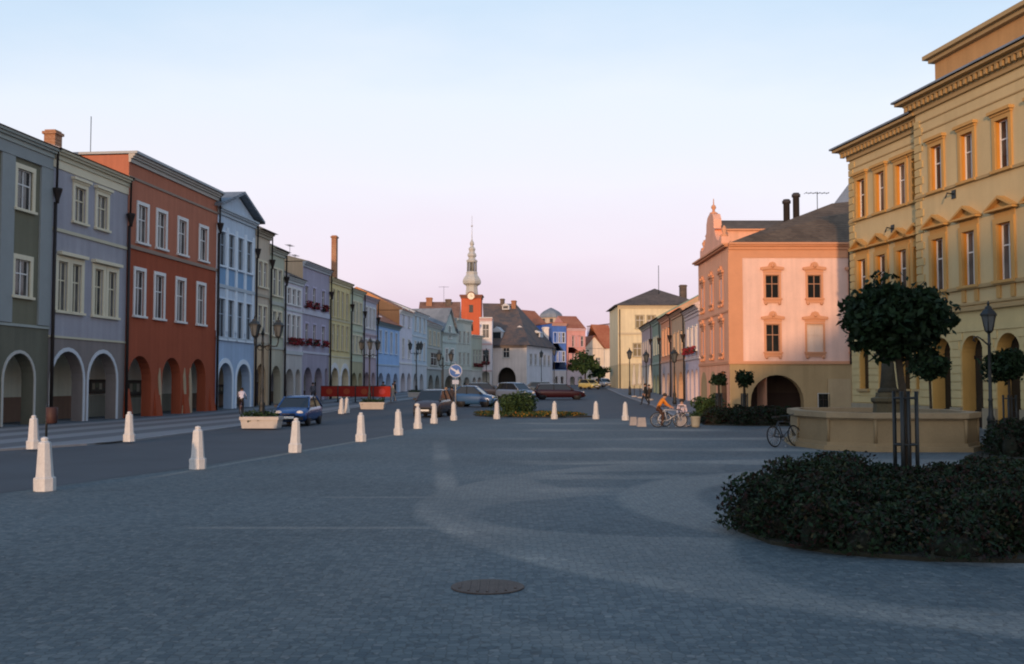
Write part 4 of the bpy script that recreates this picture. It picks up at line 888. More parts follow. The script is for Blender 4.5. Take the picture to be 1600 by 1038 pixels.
    house('corner_house', 'salmon pink corner house with scrolled window crowns above a dark stone gateway', PK_A, (30.5,72.0), H, 11.6, PW, STN, zs, wins, [(F.x_(1173,620), F.x_(1256,620), F.z_(1215,586))], roof='none', strings=[(zs,.2,.1)], ctrim=PO, extra=ex, cornice=.45, inner=(.07,.05,.04), dado=(.05,.035,.03), arch_rev=.8)
pink()

# ------------------------------------------------------------------ yellow palace on the right
def yellow():
    YB = -.1625; YA = 28.67
    def YP(d, off=0): 
        n = Vector((-1, YB)).normalized()*off; return (YA+YB*d+n.x, d+n.y)
    YW = (.55,.42,.22); YO = trim((.52,.30,.10)); YC = trim((.42,.29,.135)); DARKT = trim((.30,.19,.09))
    A = YP(57.9); Bw = YP(50.3); F = Face(A, Bw)
    ang = math.atan2(F.x.y, F.x.x)
    t = thing('palace', 'large yellow ochre palace with pedimented windows and rusticated arcade on the right', 'building', (A[0],A[1],0), ang)
    H1 = 14.75; wl = F.W; zS, zS2, zStr = 11.05, 6.25, 5.25
    st3 = dict(mat=YO, sw=.2, hood='flat', proj=.09, depth=.22); st2 = dict(mat=YO, sw=.24, hood='tri', proj=.11, depth=.22); st1 = dict(mat=YO, sw=.06, depth=.35)
    wallm = mat('ochre_plaster', YW, .9, .16, .5, 14, .12, spec=.15, streak=.5)
    rust = mat('rusticated_ochre', (.56,.44,.215), .9, .16, .7, 14, .15, spec=.15, streak=.4)
    def block(x0, x1, yf, Ht, xs, depth, arched):
        # upper wall
        m = M(); holes = []; W3 = []; W2 = []
        for x in xs: W3.append((x, zS+.14, .92, 2.15, st3)); W2.append((x, zS2+.16, .95, 2.45, st2))
        for (x,z,w,h,s_) in W3+W2: holes.append([(x-w/2,z),(x+w/2,z),(x+w/2,z+h),(x-w/2,z+h)])
        m.holed([(x0,zStr),(x1,zStr),(x1,Ht),(x0,Ht)], holes, yf)
        for h_ in holes: m.reveal(h_, yf, yf+.36, 1)
        for x in (x0, x1): m.poly([(x,yf,zStr),(x,depth,zStr),(x,depth,Ht),(x,yf,Ht)])
        m.poly([(x0,depth,0),(x1,depth,0),(x1,depth,Ht),(x0,depth,Ht)])
        m.build('wall', [wallm, trim((.60,.26,.04))], t)  # orange reveals: low sun on the window jambs put into the colour
        for w_ in W3+W2: add_window(t, *w_, y=yf)
        # apron panels under the first floor windows
        for x in xs:
            for e in (-.48, .48): p = M(); p.box(x+e-.14, x+e+.14, yf-.07, yf+.02, zStr+.42, zS2-.02); p.build('window_apron', YO, t)
        # ground floor: banded stone with joints, arches
        g = M(); paths = []; out = [(x0,0)]; hol = []
        for x in xs:
            if arched: pth = arch_path(x-.78, x+.78, 0, 4.15); paths.append(pth); out += pth
            else: pth = arch_path(x-.5, x+.5, 1.7, 4.0); hol.append(pth)
        out += [(x1,0),(x1,zStr),(x0,zStr)]
        g.holed(out, hol, yf, 0)
        for p_ in paths: g.reveal(p_, yf, yf+.7, 1, closed=False)
        for p_ in hol: g.reveal(p_, yf, yf+.4, 1)
        for x in (x0, x1): g.poly([(x,yf,0),(x,depth,0),(x,depth,zStr),(x,yf,zStr)], 0)
        g.build('ground_floor_wall', [rust, plaster((.55,.33,.10))], t)
        # raised stone courses, interrupted by the openings
        c = M(); hh = .34
        for k in range(11):
            z0 = .95+k*(hh+.035)
            if z0+hh > zStr-.5: break
            edges = [x0-.0]
            for x in xs:
                hw = .78 if arched else .5; zc = 4.15-.78 if arched else 4.0-.5; zz = z0+hh*.5
                if (not arched) and z0 < 1.6: continue
                if zz > zc:
                    dz = zz-zc; R_ = hw+.22
                    if dz >= R_: continue
                    hw = math.sqrt(R_*R_-dz*dz)
                edges += [x-hw-.03, x+hw+.03]
            edges.append(x1)
            for i in range(0, len(edges), 2):
                if edges[i+1]-edges[i] > .05: c.box(edges[i], edges[i+1], yf-.05, yf+.01, z0, z0+hh)
        c.build('stone_courses', rust, t)
        segs = [x0-.02]
        for x in xs:
            if arched: segs += [x-.8, x+.8]
        segs.append(x1+.02)
        for i in range(0, len(segs), 2): b = M(); b.box(segs[i], segs[i+1], yf-.12, yf+.01, 0, .9); b.build('plinth', plaster((.30,.25,.17)), t)
        # dark rooms behind the arches / glazed doors
        if arched:
            for x in xs:
                d = M(); d.box(x-.78, x+.78, yf+.66, yf+.72, 0, 4.2); o = d.build('door', GLASS_D, t)
                e = M(); e.box(x-.035, x+.035, yf+.6, yf+.66, 0, 3.3); e.box(x-.78, x+.78, yf+.6, yf+.66, 3.1, 3.25); e.box(x-.78, x+.78, yf+.6, yf+.66, 0, .8); e.build('leaf', PIPE, o)
        else:
            for x in xs:
                d = M(); d.box(x-.5, x+.5, yf+.3, yf+.34, 1.7, 4.02); o = d.build('window', GLASS_D, t); s_ = M(); s_.box(x-.62,x+.62,yf-.18,yf+.02,1.55,1.7); s_.build('sill', YC, o)
        # bands
        for z, h_, pj in ((zStr,.16,.16),(zStr+.26,.1,.10),(zS2-.02,.16,.14),(zS,.13,.12),(Ht-1.15,.06,.05),(Ht-.62,.06,.05)): s = M(); s.box(x0-.02, x1+.02, yf-pj, yf+.02, z, z+h_); s.build('string_course', YC, t)
        # dentil cornice
        k = M(); k.box(x0-.1, x1+.1, yf-.14, yf+.02, Ht-.12, Ht+.06); k.box(x0-.42, x1+.1, yf-.42, yf+.3, Ht+.36, Ht+.48); k.box(x0-.7, x1+.1, yf-.72, yf+.5, Ht+.48, Ht+.62)
        k.box(x0-.12, x1+.1, yf-.16, yf+.3, Ht+.06, Ht+.36)
        x = x0-.35
        while x < x1:
            k.box(x, x+.17, yf-.40, yf-.16, Ht+.12, Ht+.36); x += .38
        k.build('cornice', [YC], t)
        # quoins
        qn = M()
        for xx, sg in ((x0, 1),):
            i = 0; z = zStr+.5
            while z < Ht-.4:
                ww = .62 if i % 2 else .42; qn.box(xx-.05, xx+ww, yf-.06, yf+.01, z, z+.34); z += .40; i += 1
        qn.build('quoins', trim((.50,.37,.17)), t)
    def xd(d): return (57.9-d)*math.sqrt(1+YB*YB)
    block(0, xd(50.3), 0, H1, [xd(56.6), xd(54.55), xd(52.5), xd(50.95)], 12, False)
    pv0 = xd(50.3)
    block(pv0, pv0+30, -.5, 15.35, [xd(48.5), xd(46.1), xd(43.6), xd(41.2), xd(38.8), xd(36.4), xd(34), xd(31.6)], 14, True)
    r = M(); z = H1+.63; e = -.85
    r.add([(-.8,e,z),(pv0,e,z),(pv0,e,z+.1),(-.8,e,z+.1),(3.5,6,z+2.6),(pv0,6,z+2.6),(-.8,12.5,z),(pv0,12.5,z)], [(0,1,2,3),(3,2,5,4),(3,4,6),(6,4,5,7),(0,3,6)])
    r.build('wing_roof', R_GREY, t)
    z = 15.98; r = M(); r.add([(pv0-.8,-1.35,z),(pv0+30,-1.35,z),(pv0+30,-1.35,z+.09),(pv0-.8,-1.35,z+.09),(pv0+30,.6,z+.5),(pv0-.0,.6,z+.5),(pv0-.8,.9,z),(pv0,12,z+.6),(pv0+30,12,z+.6)], [(0,1,2,3),(3,2,4,5),(0,3,5,6),(5,4,8,7)])
    r.build('pavilion_roof', R_GREY, t)
    at_ = M(); at_.box(pv0+.2, pv0+30, .5, 9, 16.2, 17.9); at_.build('attic', plaster((.44,.245,.10)), t)
    ac = M(); ac.box(pv0+.0, pv0+30, .25, 9.2, 17.9, 18.1); ac.box(pv0-.2, pv0+30, .05, 9.4, 18.1, 18.3); ac.build('attic_cornice', YC, t)
    for x, yf, zz in ((xd(53.4), 0, 10.1), (xd(47.2), -.5, 10.75)):
        br = M(); br.tube([(x,yf,zz),(x,yf-.35,zz+.05),(x,yf-.45,zz-.2)], .04, 6); br.box(x-.15,x+.15,yf-.04,yf+.01,zz-.2,zz+.2)
        br.build('flag_holder', IRON, t)
yellow()
# houses closing the square behind the viewer: they throw the evening shade over the square
house('town_house', 'tall gabled house behind the viewer whose roof throws the evening shade', (0.5,-52), (-17.5,-52), 12.0, 14, (.5,.42,.3), (.45,.4,.3), 4.0, (), [(2,5,3.3),(7,10,3.3),(12,15,3.3)], roof='front', pitch=30, rmat=R_RED, over=.4)
house('town_house', 'broad low house behind the viewer beside the tall gabled one', (40,-52), (0.5,-52), 10.6, 10, (.5,.45,.4), (.45,.4,.3), 4.0, (), [(3+6*i,6+6*i,3.3) for i in range(6)], roof='gable', pitch=8, rmat=R_BROWN, over=.4)
# ------------------------------------------------------------------ bollards
def bollard_mesh():
    m = M()
    m.lathe([(.195,0),(.195,.23),(.185,.25),(.16,.255),(.152,.30),(.115,.86),(.105,.90),(.075,.915),(.06,.93),(.072,.955),(.06,.985),(.02,1.0)], n=8, rot=R(22.5), smooth=False)
    return m.mesh('bollard', mat('white_bollard_paint', (.52,.51,.485), .85, .3, 5, 30, .4, streak=.5))
BM = bollard_mesh()
BOLL = [(70,767,'largest white bollard, standing closest of all on the left'), (309,733,'tall white bollard between the road and the cobbles in front of the red house'),
 (461,707,'white bollard overlapping the front of the small blue car'), (564,690,'white bollard just beyond the blue car, below the red cafe screens'), (623,680,'fifth white bollard counted from the nearest along the road'),
 (653,670,'white bollard at the left corner of the dark oncoming car'), (678,662,'white bollard in front of the dark oncoming car'), (687,650,'short white bollard beside the woman in pale clothes'), (709,657,'white bollard under the round blue sign'),
 (776,655,'white bollard at the left end of the dark green shrub'), (866,655,'white bollard in front of the dark red estate car'), (931,655,'white bollard at the right tip of the flower bed'), (977,657,'rightmost white bollard next to the concrete blocks'),
 (52,705,'white bollard on the pavement edge behind the largest one'), (202,693,'white bollard on the pavement edge before the lavender grey house'), (533,649,'left one of two white bollards below the red cafe screens'), (542,648,'right one of two white bollards below the red cafe screens')]
for px, py, lb in BOLL:
    p = onground(px, py); o = link('bollard', BM, None, (p.x, p.y, gz(p.y)+(.06 if px in (52,202,533,542) else 0)))
    o.rotation_euler = (R(rng.uniform(-1.6,1.6)),R(rng.uniform(-1.6,1.6)),R(rng.uniform(-8,8))); tag(o, lb, 'bollard', 'white stone bollards around the cobbles')
# manhole
p = onground(762, 918); m = M(); m.lathe([(.36,0),(.36,.008),(.35,.012),(.02,.014)], n=40, smooth=False)
for k in range(7):
    x = -.27+.09*k; h = math.sqrt(max(0,.3**2-x*x)); m.box(x-.012,x+.012,-h,h,.013,.019)
tag(m.build('manhole_cover', mat('rusty_iron', (.085,.062,.05), .7, .3, 5, 40, .3, metal=.2), None, (p.x,p.y,.003)), 'round rusty manhole cover in the cobbles near the viewer', 'manhole cover')

# ------------------------------------------------------------------ lamps
LANT_G = mat('lantern_glass', (.10,.11,.11), .15, .1, 2, 8, 0, spec=.5)
def lantern(par, loc, s=1.0):
    m = M(); x,y,z = loc
    m.lathe([(.03*s,z-.06*s),(.11*s,z),(.12*s,z+.03*s)], (x,y,0), 6, smooth=False)
    for i in range(6):
        a = R(60*i); m.tube([(x+.115*s*math.cos(a),y+.115*s*math.sin(a),z+.03*s),(x+.21*s*math.cos(a),y+.21*s*math.sin(a),z+.48*s)], .014*s, 4)
    m.lathe([(.25*s,z+.47*s),(.25*s,z+.51*s),(.16*s,z+.62*s),(.11*s,z+.66*s),(.10*s,z+.72*s),(.03*s,z+.76*s),(.045*s,z+.81*s),(.01*s,z+.90*s)], (x,y,0), 6, smooth=False)
    o = m.build('lantern', IRON, par)
    g_ = M(); g_.lathe([(.105*s,z+.03*s),(.20*s,z+.475*s)], (x,y,0), 6, smooth=False); g_.build('glass', LANT_G, o)
def lamp_post(label, loc, H, arms=3, rz=0.0, group='black cast iron street lamps', s=1.0):
    t = thing('street_lamp', label, 'street lamp', loc, rz, group)
    m = M(); hp = H-.95*s
    m.lathe([(.17,0),(.17,.25),(.13,.32),(.12,.75),(.14,.8),(.08,.95),(.065,1.4),(.085,1.45),(.06,1.5),(.05,hp-.4),(.075,hp-.36),(.05,hp-.3),(.045,hp)], n=10); m.build('pole', IRON, t)
    if arms == 1: lantern(t, (0,0,hp+.05), s)
    else:
        for k in range(arms):
            a = 2*math.pi*k/arms; c_, s_ = math.cos(a), math.sin(a); P_ = lambda r, z: (r*c_, r*s_, z)
            m = M(); m.tube([P_(.04,hp-.55),P_(.25,hp-.42),P_(.45,hp-.5),P_(.60,hp-.48),P_(.66,hp-.30),P_(.66,hp-.14)], .03, 6)
            m.torus((.22*c_,.22*s_,hp-.56), .10, .015, 'y', 12, 5); m.build('arm', IRON, t)
            lantern(t, (.66*c_,.66*s_,hp-.08), s)
        f = M(); f.lathe([(.05,hp),(.09,hp+.06),(.03,hp+.2),(.01,hp+.35)], n=8); f.build('finial', IRON, t)
    return t
def planter(label, loc, w, d, h, rz=0, flowers=True):
    t = thing('planter', label, 'planter', loc, rz, 'stone flower planters')
    m = M(); m.prismz([(-w/2,-d/2),(w/2,-d/2),(w/2,d/2),(-w/2,d/2)], 0, h-.14, top=[(-w/2-.05,-d/2-.05),(w/2+.05,-d/2-.05),(w/2+.05,d/2+.05),(-w/2-.05,d/2+.05)])
    m.box(-w/2-.09,w/2+.09,-d/2-.09,d/2+.09,h-.14,h); m.build('trough', STONE, t)
    if flowers:
        n = 500; pts = [(rng.uniform(-w/2,w/2), rng.uniform(-d/2-.12,d/2), h+.02+abs(rng.normal())*.10-(.22 if rng.uniform()<.15 else 0)) for _ in range(n)]
        link('plants', leaf_mesh('plants', pts, .07, [LEAF_G, LEAF_M], .5), t)['kind'] = 'stuff'
    return t
p = onground(404, 672); planter('white stone planter around the tall triple lamp beside the small blue car', (p.x,p.y+.55,.06), 1.5, .9, .5)
lamp_post('tall triple lantern lamp rising from the planter left of the small blue car', (p.x-.0,p.y+.55,.30), 4.75, 3, R(12))
p = onground(581, 643); planter('cream stone planter in front of the red cafe screens', (p.x,p.y+.5,gz(p.y)+.0), 1.6, .9, .5)
lamp_post('triple lantern lamp in front of the red cafe screens', (p.x-.25,p.y+.5,gz(p.y)+.3), 5.0, 3, R(40))
p = at(652, 622, 104); planter('distant pale planter under the lamp before the powder blue house', (p.x,p.y,gz(104)), 1.7, .9, .55)
lamp_post('lamp before the powder blue house, left of the oncoming dark car', (p.x-.1,p.y,gz(104)+.3), 5.6, 3, R(80))
p = at(692, 620, 84); lamp_post('triple lamp between the oncoming car and the round blue sign', (p.x,p.y,gz(84)), 4.6, 3, R(5))
p = at(1548, 640, 34); t = lamp_post('single lantern lamp with a scrolled bracket in front of the yellow palace', (p.x,p.y,0), 4.75, 1, 0, s=1.15)
m = M(); m.tube([(-.02,0,3.25),(-.2,0,3.42),(-.38,0,3.55),(-.5,0,3.52),(-.52,0,3.42),(-.45,0,3.38)], .025, 6); m.build('bracket', IRON, t)
for px, d, H_, lb in ((1054,82,4.6,'single lamp in front of the tan house in the right row'),(1010,97,4.7,'single lamp in front of the grey mauve house on the right'),(984,112,5.2,'single lamp in front of the tall cream house'),(866,150,6.2,'distant lamp left of the deep blue house'),(846,160,6.0,'distant lamp before the white wing of the corner house'),(760,140,5.8,'lamp before the left edge of the white corner house')):
    p = at(px, 620, d); lamp_post(lb, (p.x,p.y,gz(d)+(.06 if px>960 else 0)), H_, 1, 0, s=1.35)

# ------------------------------------------------------------------ blue sign
p = onground(711, 656); t = thing('road_sign', 'round blue road sign with a white diagonal arrow on a grey post', 'road sign', (p.x,p.y+.4,0), 0)
m = M(); m.tube([(0,.06,0),(0,.06,3.2)], .035, 8); m.build('post', mat('galvanised', (.30,.31,.31), .5, .1, 2, 10, 0, metal=.6), t)
zc = 2.68; m = M(); m.prism([(.36*math.cos(2*math.pi*i/32), zc+.36*math.sin(2*math.pi*i/32)) for i in range(32)], -.01, .02); m.build('sign_plate', trim((.62,.64,.68)), t)
m = M(); m.prism([(.335*math.cos(2*math.pi*i/32), zc+.335*math.sin(2*math.pi*i/32)) for i in range(32)], -.018, -.008); o = m.build('sign_face', trim((.07,.15,.38)), t)
m = M(); a = R(-32); rt = lambda x,z: (x*math.cos(a)-z*math.sin(a), zc+x*math.sin(a)+z*math.cos(a))
m.prism([rt(*q) for q in ((-.30,-.05),(.06,-.05),(.06,-.16),(.31,0),(.06,.16),(.06,.05),(-.30,.05))], -.026, -.015); m.build('arrow', trim((.55,.57,.62)), o)
m = M(); m.box(-.18,.18,-.01,.02,1.95,2.18); m.build('small_plate', trim((.42,.46,.55)), t)

# ------------------------------------------------------------------ red cafe screens
RC = mat('red_canvas', (.30,.022,.014), .85, .18, 1.5, 30, .1); 
p0, p1 = at(501, 614, 88), at(611, 614, 86); dx = (p1-p0); n_ = 4
for k in range(n_):
    q = p0.lerp(p1, (k+.5)/n_); w = dx.length/n_-.06
    lb = ['leftmost red canvas screen of the cafe terrace','red canvas screen second from the left of the cafe terrace','red canvas screen third from the left, left of the triple lamp','rightmost red canvas screen, behind the triple lamp'][k]
    t = thing('cafe_screen', lb, 'screen', (q.x,q.y,gz(88)+.06), math.atan2(dx.y,dx.x), 'red canvas screens round the cafe terrace')
    m = M(); m.box(-w/2,w/2,-.012,.012,.46,1.34); m.build('canvas', RC, t)
    for x in (-w/2, w/2): f = M(); f.tube([(x,0,0),(x,0,1.4)], .028, 6); f.box(x-.2,x+.2,-.2,.2,0,.03); f.build('post', IRON, t)
    f = M(); f.tube([(-w/2,0,1.36),(w/2,0,1.36)], .022, 6); f.build('rail', IRON, t)
    e = M(); e.prism([(.30*math.cos(2*math.pi*i/16), .9+.25*math.sin(2*math.pi*i/16)) for i in range(16)], -.02, -.012); e.build('emblem', trim((.38,.08,.035) if k < 3 else (.42,.06,.06)), t)
# notice boards in the arcades
def board(px0, px1, py0, py1, row, label):
    d = 44444/(975-(px0+px1)/2); a = at(px0, py0, d-.0); b = at(px1, py1, d)
    A_ = LP(px0); ang = math.atan2(rdir.y, rdir.x)
    # on the arcade back wall, 3.1 m behind the facade
    F = Face((rowx(20)-2.68*rdir.y, 20+2.68*rdir.x), (rowx(100)-2.68*rdir.y, 100+2.68*rdir.x))
    x0, z1 = F.uv(px0, py0); x1, z0 = F.uv(px1, py1); c = F.A+F.x*((x0+x1)/2)
    t = thing('notice_board', label, 'notice board', (c.x, c.y, 0), ang, 'notice boards in the arcades'); w = abs(x1-x0)
    m = M(); m.box(-w/2,w/2,-.02,.07,z0,z1); m.build('frame', mat('dark_wood', (.05,.035,.025), .6), t)
    m = M(); m.box(-w/2+.12,w/2-.12,-.03,-.015,z0+.14,z1-.14); m.build('backing', mat('board_felt', (.09,.085,.07), .8, .3, 3), t)
    for k in range(4):
        m = M(); xx = -w/2+.25+(w-.5)*k/4; m.box(xx,xx+(w-.5)/4-.08,-.036,-.028,z0+.25+.1*(k%2),z1-.22); m.build('poster', trim([(.30,.27,.2),(.16,.17,.12),(.4,.36,.28),(.14,.10,.08)][k]), t)
board(140,168,593,615,0,'dark framed notice board in the right arch of the lavender grey house')
board(199,226,594,618,0,'dark framed notice board in the left arch of the red house')
board(337,352,601,616,0,'dark notice board in the left arch of the sky blue house')
# litter bin by the left arches
p = onground(72, 690); t = thing('litter_bin', 'dark post with a rusty red litter bin at the left kerb', 'litter bin', (p.x,p.y,.06))
m = M(); m.tube([(0,0,0),(0,0,1.25)], .04, 8); m.build('post', IRON, t); m = M(); m.lathe([(.14,.55),(.18,.6),(.2,1.1),(.17,1.12),(.17,1.0)], (.18,0,0), 12); m.build('bin', mat('rust_red_bin', (.055,.024,.02), .6, .2, 4), t)

# ------------------------------------------------------------------ fountain
def fountain():
    pts = [(1247,33.0),(1293,31.0),(1366,30.1),(1506,30.0),(1524,31.2)]
    P_ = [((px-800)/1600*d, d) for px, d in pts]; cx, cy = 11.75, 33.0
    P_ = P_ + [(2*cx-P_[0][0]+.2, 34.2), (2*cx-P_[1][0], 36), (13.4, 37), (10.3, 36.9), (9.6, 35.4)]
    t = thing('fountain', 'pale stone fountain basin with many sides and a dark statue in the middle', 'fountain', (cx,cy,0))
    loc = [(x-cx,y-cy) for x,y in P_]
    def off(k): 
        out = []
        for x,y in loc:
            r = math.hypot(x,y); out.append((x*(1+k/r), y*(1+k/r)))
        return out
    def ring(m, o0, o1, i0, i1, z0, z1):
        n = len(o0); vs = [(x,y,z0) for x,y in o0]+[(x,y,z1) for x,y in o1]+[(x,y,z1) for x,y in i1]+[(x,y,z0) for x,y in i0]
        m.add(vs, [(i,(i+1)%n,(i+1)%n+n,i+n) for i in range(n)]+[(i+n,(i+1)%n+n,(i+1)%n+2*n,i+2*n) for i in range(n)]+[(i+2*n,(i+1)%n+2*n,(i+1)%n+3*n,i+3*n) for i in range(n)])
    m = M(); ring(m, off(.28), off(.26), off(-.3), off(-.3), 0, .14); m.build('step', SANDST, t)
    m = M(); ring(m, off(.10), off(.08), off(-.3), off(-.3), .14, .24); ring(m, off(.03), off(.0), off(-.22), off(-.22), .24, .90); m.build('basin', SANDST, t)
    for i in range(5):
        x,y = off(.02)[i]; c = M(); c.tube([(x,y,.24),(x,y,.93)], .05, 6); c.build('corner_moulding', SANDST, t)
    m = M(); ring(m, off(.02), off(.10), off(-.2), off(-.2), .90, .97); ring(m, off(.14), off(.14), off(-.28), off(-.28), .97, 1.13); m.build('rim', mat('rim_stone', (.29,.22,.13), .85, .2, 1.5, 18, .3), t)
    m = M(); m.poly([(x*.93,y*.93,.78) for x,y in loc]); m.build('water', mat('basin_water', (.02,.03,.03), .05, .1, 1, 4, .05, spec=.5), t)
    m = M(); sx = (1387-800)/1600*33-cx
    m.lathe([(.62,0),(.62,.9),(.50,1.0),(.46,1.35),(.54,1.42),(.54,1.52),(.40,1.56),(.38,1.70)], (sx,0,0), 8, smooth=False, rot=R(22.5)); m.build('pedestal', mat('mossy_stone', (.085,.070,.038), .9, .3, 3, 20, .3), t)
    return t, (sx+cx, cy, 1.70)
FT, STP = fountain()
# ------------------------------------------------------------------ figures
def skinned(name, verts, edges, radii, mats, labels, parent=None, loc=(0,0,0), root=0, sub=1):
    me = bpy.data.meshes.new('tmp_skeleton'); me.from_pydata(verts, edges, [])
    o = bpy.data.objects.new('tmp_skeleton', me); COL.objects.link(o)
    o.modifiers.new('skin', 'SKIN'); s_ = o.modifiers.new('sub', 'SUBSURF'); s_.levels = s_.render_levels = sub
    if not me.skin_vertices:
        bm = bmesh.new(); bm.from_mesh(me); bm.verts.layers.skin.verify(); bm.to_mesh(me); bm.free()
    for i, d in enumerate(me.skin_vertices[0].data):
        r = radii[i]; d.radius = r if isinstance(r, tuple) else (r, r); d.use_root = (i == root)
    dg = bpy.context.evaluated_depsgraph_get(); dg.update()
    me2 = bpy.data.meshes.new_from_object(o.evaluated_get(dg)); me2.name = name
    bpy.data.objects.remove(o); bpy.data.meshes.remove(me)
    me2.materials.clear()
    for m in mats: me2.materials.append(m)
    V = [Vector(v) for v in verts]
    seg = [(V[a], V[b], labels[i]) for i, (a, b) in enumerate(edges)]
    for pl in me2.polygons:
        c = pl.center; best = 9; bl = 0
        for a, b, lb in seg:
            ab = b-a; tt = max(0, min(1, (c-a).dot(ab)/max(ab.length_squared, 1e-9))); d = (a+ab*tt-c).length
            if d < best: best = d; bl = lb
        pl.material_index = bl; pl.use_smooth = True
    return link(name, me2, parent, loc)
SKIN = mat('skin', (.45,.27,.19), .6, .05, 3, 20, 0); SHOE = mat('shoe_leather', (.03,.025,.022), .6)
def person(label, loc, rz, pose='stand', shirt=(.3,.3,.3), trousers=(.05,.05,.07), hair=(.03,.022,.016), h=1.72, sleeves=True, bare=False, group=None, asstatue=None):
    t = thing('person' if not asstatue else 'statue', label, 'person' if not asstatue else 'statue', loc, rz, group)
    k = h/1.72
    J = dict(pelvis=(0,0,.93), spine=(0,0,1.13), chest=(.01,0,1.32), neck=(.0,0,1.46), head=(.02,0,1.57), top=(.01,0,1.66),
             shL=(0,.17,1.39), elL=(-.02,.23,1.11), wrL=(.06,.24,.87), shR=(0,-.17,1.39), elR=(-.02,-.23,1.11), wrR=(.06,-.24,.87),
             hipL=(0,.09,.88), knL=(.02,.10,.49), anL=(-.02,.10,.09), toL=(.13,.12,.045), hipR=(0,-.09,.88), knR=(.02,-.10,.49), anR=(-.02,-.10,.09), toR=(.13,-.12,.045))
    if pose == 'walk':
        J.update(knL=(.2,.10,.52), anL=(.27,.10,.11), toL=(.42,.11,.07), knR=(-.05,-.10,.48), anR=(-.27,-.10,.13), toR=(-.13,-.11,.045), elL=(-.12,.23,1.13), wrL=(-.08,.25,.9), elR=(.05,-.23,1.12), wrR=(.22,-.22,.93))
    if pose == 'cycle':
        J.update(pelvis=(-.12,0,.98), spine=(.0,0,1.15), chest=(.14,0,1.30), neck=(.2,0,1.42), head=(.27,0,1.52), top=(.27,0,1.61), shL=(.14,.17,1.36), shR=(.14,-.17,1.36), elL=(.3,.25,1.14), elR=(.3,-.25,1.14), wrL=(.47,.24,1.03), wrR=(.47,-.24,1.03),
                 hipL=(-.1,.09,.93), knL=(.24,.11,.72), anL=(.08,.11,.36), toL=(.22,.12,.33), hipR=(-.1,-.09,.93), knR=(.16,-.11,.55), anR=(.04,-.11,.14), toR=(.18,-.12,.10))
    if pose == 'sit':
        J.update({q: (v[0],v[1],v[2]-.45) for q, v in J.items() if q in ('pelvis','spine','chest','neck','head','top','shL','shR','elL','elR')}); J.update(hipL=(.02,.09,.47), hipR=(.02,-.09,.47), knL=(.42,.11,.48), knR=(.42,-.11,.48), anL=(.40,.11,.08), anR=(.44,-.11,.08), toL=(.55,.12,.045), toR=(.59,-.12,.045), wrL=(.28,.15,.58), wrR=(.28,-.15,.58))
    if pose == 'raise':
        J.update(elL=(.15,.33,1.5), wrL=(.22,.5,1.68), elR=(.02,-.33,1.25), wrR=(.12,-.48,1.12), knL=(.18,.12,.52), anL=(.08,.13,.12), toL=(.22,.15,.09), head=(.05,.02,1.56), top=(.06,.03,1.65))
    names = list(J); idx = {n: i for i, n in enumerate(names)}
    Rd = dict(pelvis=(.15,.115), spine=(.135,.105), chest=(.165,.115), neck=.058, head=(.085,.098), top=(.06,.065), shL=.065, shR=.065, elL=.046, elR=.046, wrL=.031, wrR=.031, hipL=.092, hipR=.092, knL=.062, knR=.062, anL=.042, anR=.042, toL=.036, toR=.036)
    V = [tuple(c*k for c in J[n]) for n in names]; Rr = [Rd[n] for n in names]
    E = []; Lb = []
    def e(a, b, l): E.append((idx[a], idx[b])); Lb.append(l)
    sk, sh, tr, so = 0, 1, 2, 3
    e('pelvis','spine',sh); e('spine','chest',sh); e('chest','neck',sh); e('neck','head',sk); e('head','top',sk)
    for s in 'LR':
        e('chest','sh'+s,sh); e('sh'+s,'el'+s,sh); e('el'+s,'wr'+s,sh if sleeves else sk); e('pelvis','hip'+s,tr); e('hip'+s,'kn'+s,tr); e('kn'+s,'an'+s,sk if bare else tr); e('an'+s,'to'+s,so)
    def addv(p, r): V.append(tuple(c*k for c in p)); Rr.append(r); return len(V)-1
    hd = Vector(J['head']); n1 = addv(hd+Vector((.10,0,-.005)), (.016,.02)); E.append((idx['head'], n1)); Lb.append(sk)
    for s in 'LR':
        w = Vector(J['wr'+s]); d = (w-Vector(J['el'+s])).normalized(); sd = Vector((1,0,0))-d*d.x; sd.normalize(); pn = d.cross(sd)
        pm = addv(w+d*.075, (.036,.018)); E.append((idx['wr'+s], pm)); Lb.append(sk)
        for q, (o_, ln) in enumerate(((.03,.07),(.010,.08),(-.010,.075),(-.03,.06))):
            a = addv(w+d*.11+sd*o_, .0095); b = addv(w+d*(.11+ln*.55)+sd*o_+pn*.012, .009); c = addv(w+d*(.11+ln)+sd*o_*.9+pn*.032, .0075)
            E.extend([(pm,a),(a,b),(b,c)]); Lb.extend([sk]*3)
        a = addv(w+d*.05+sd*.045, .011); b = addv(w+d*.09+sd*.062+pn*.012, .009); E.extend([(pm,a),(a,b)]); Lb.extend([sk]*2)
    mats = [SKIN, mat('shirt_cloth', shirt, .85, .12, 5, 40, .1), mat('trouser_cloth', trousers, .85, .12, 5, 40, .1), SHOE] if not asstatue else [asstatue]*4
    skinned('body', V, E, Rr, mats, Lb, t)
    top = hd*k; hm = mat('hair', hair, .7, .2, 6, 40, .2) if not asstatue else asstatue
    m = M(); pr = [(max(.004,.112*k*math.sin(math.pi*i/10)), .118*k*math.cos(math.pi*i/10)) for i in range(6, -1, -1)]
    m.lathe(pr, (top.x-.018*k, top.y, top.z+.035*k), 12); m.build('hair', hm, t)
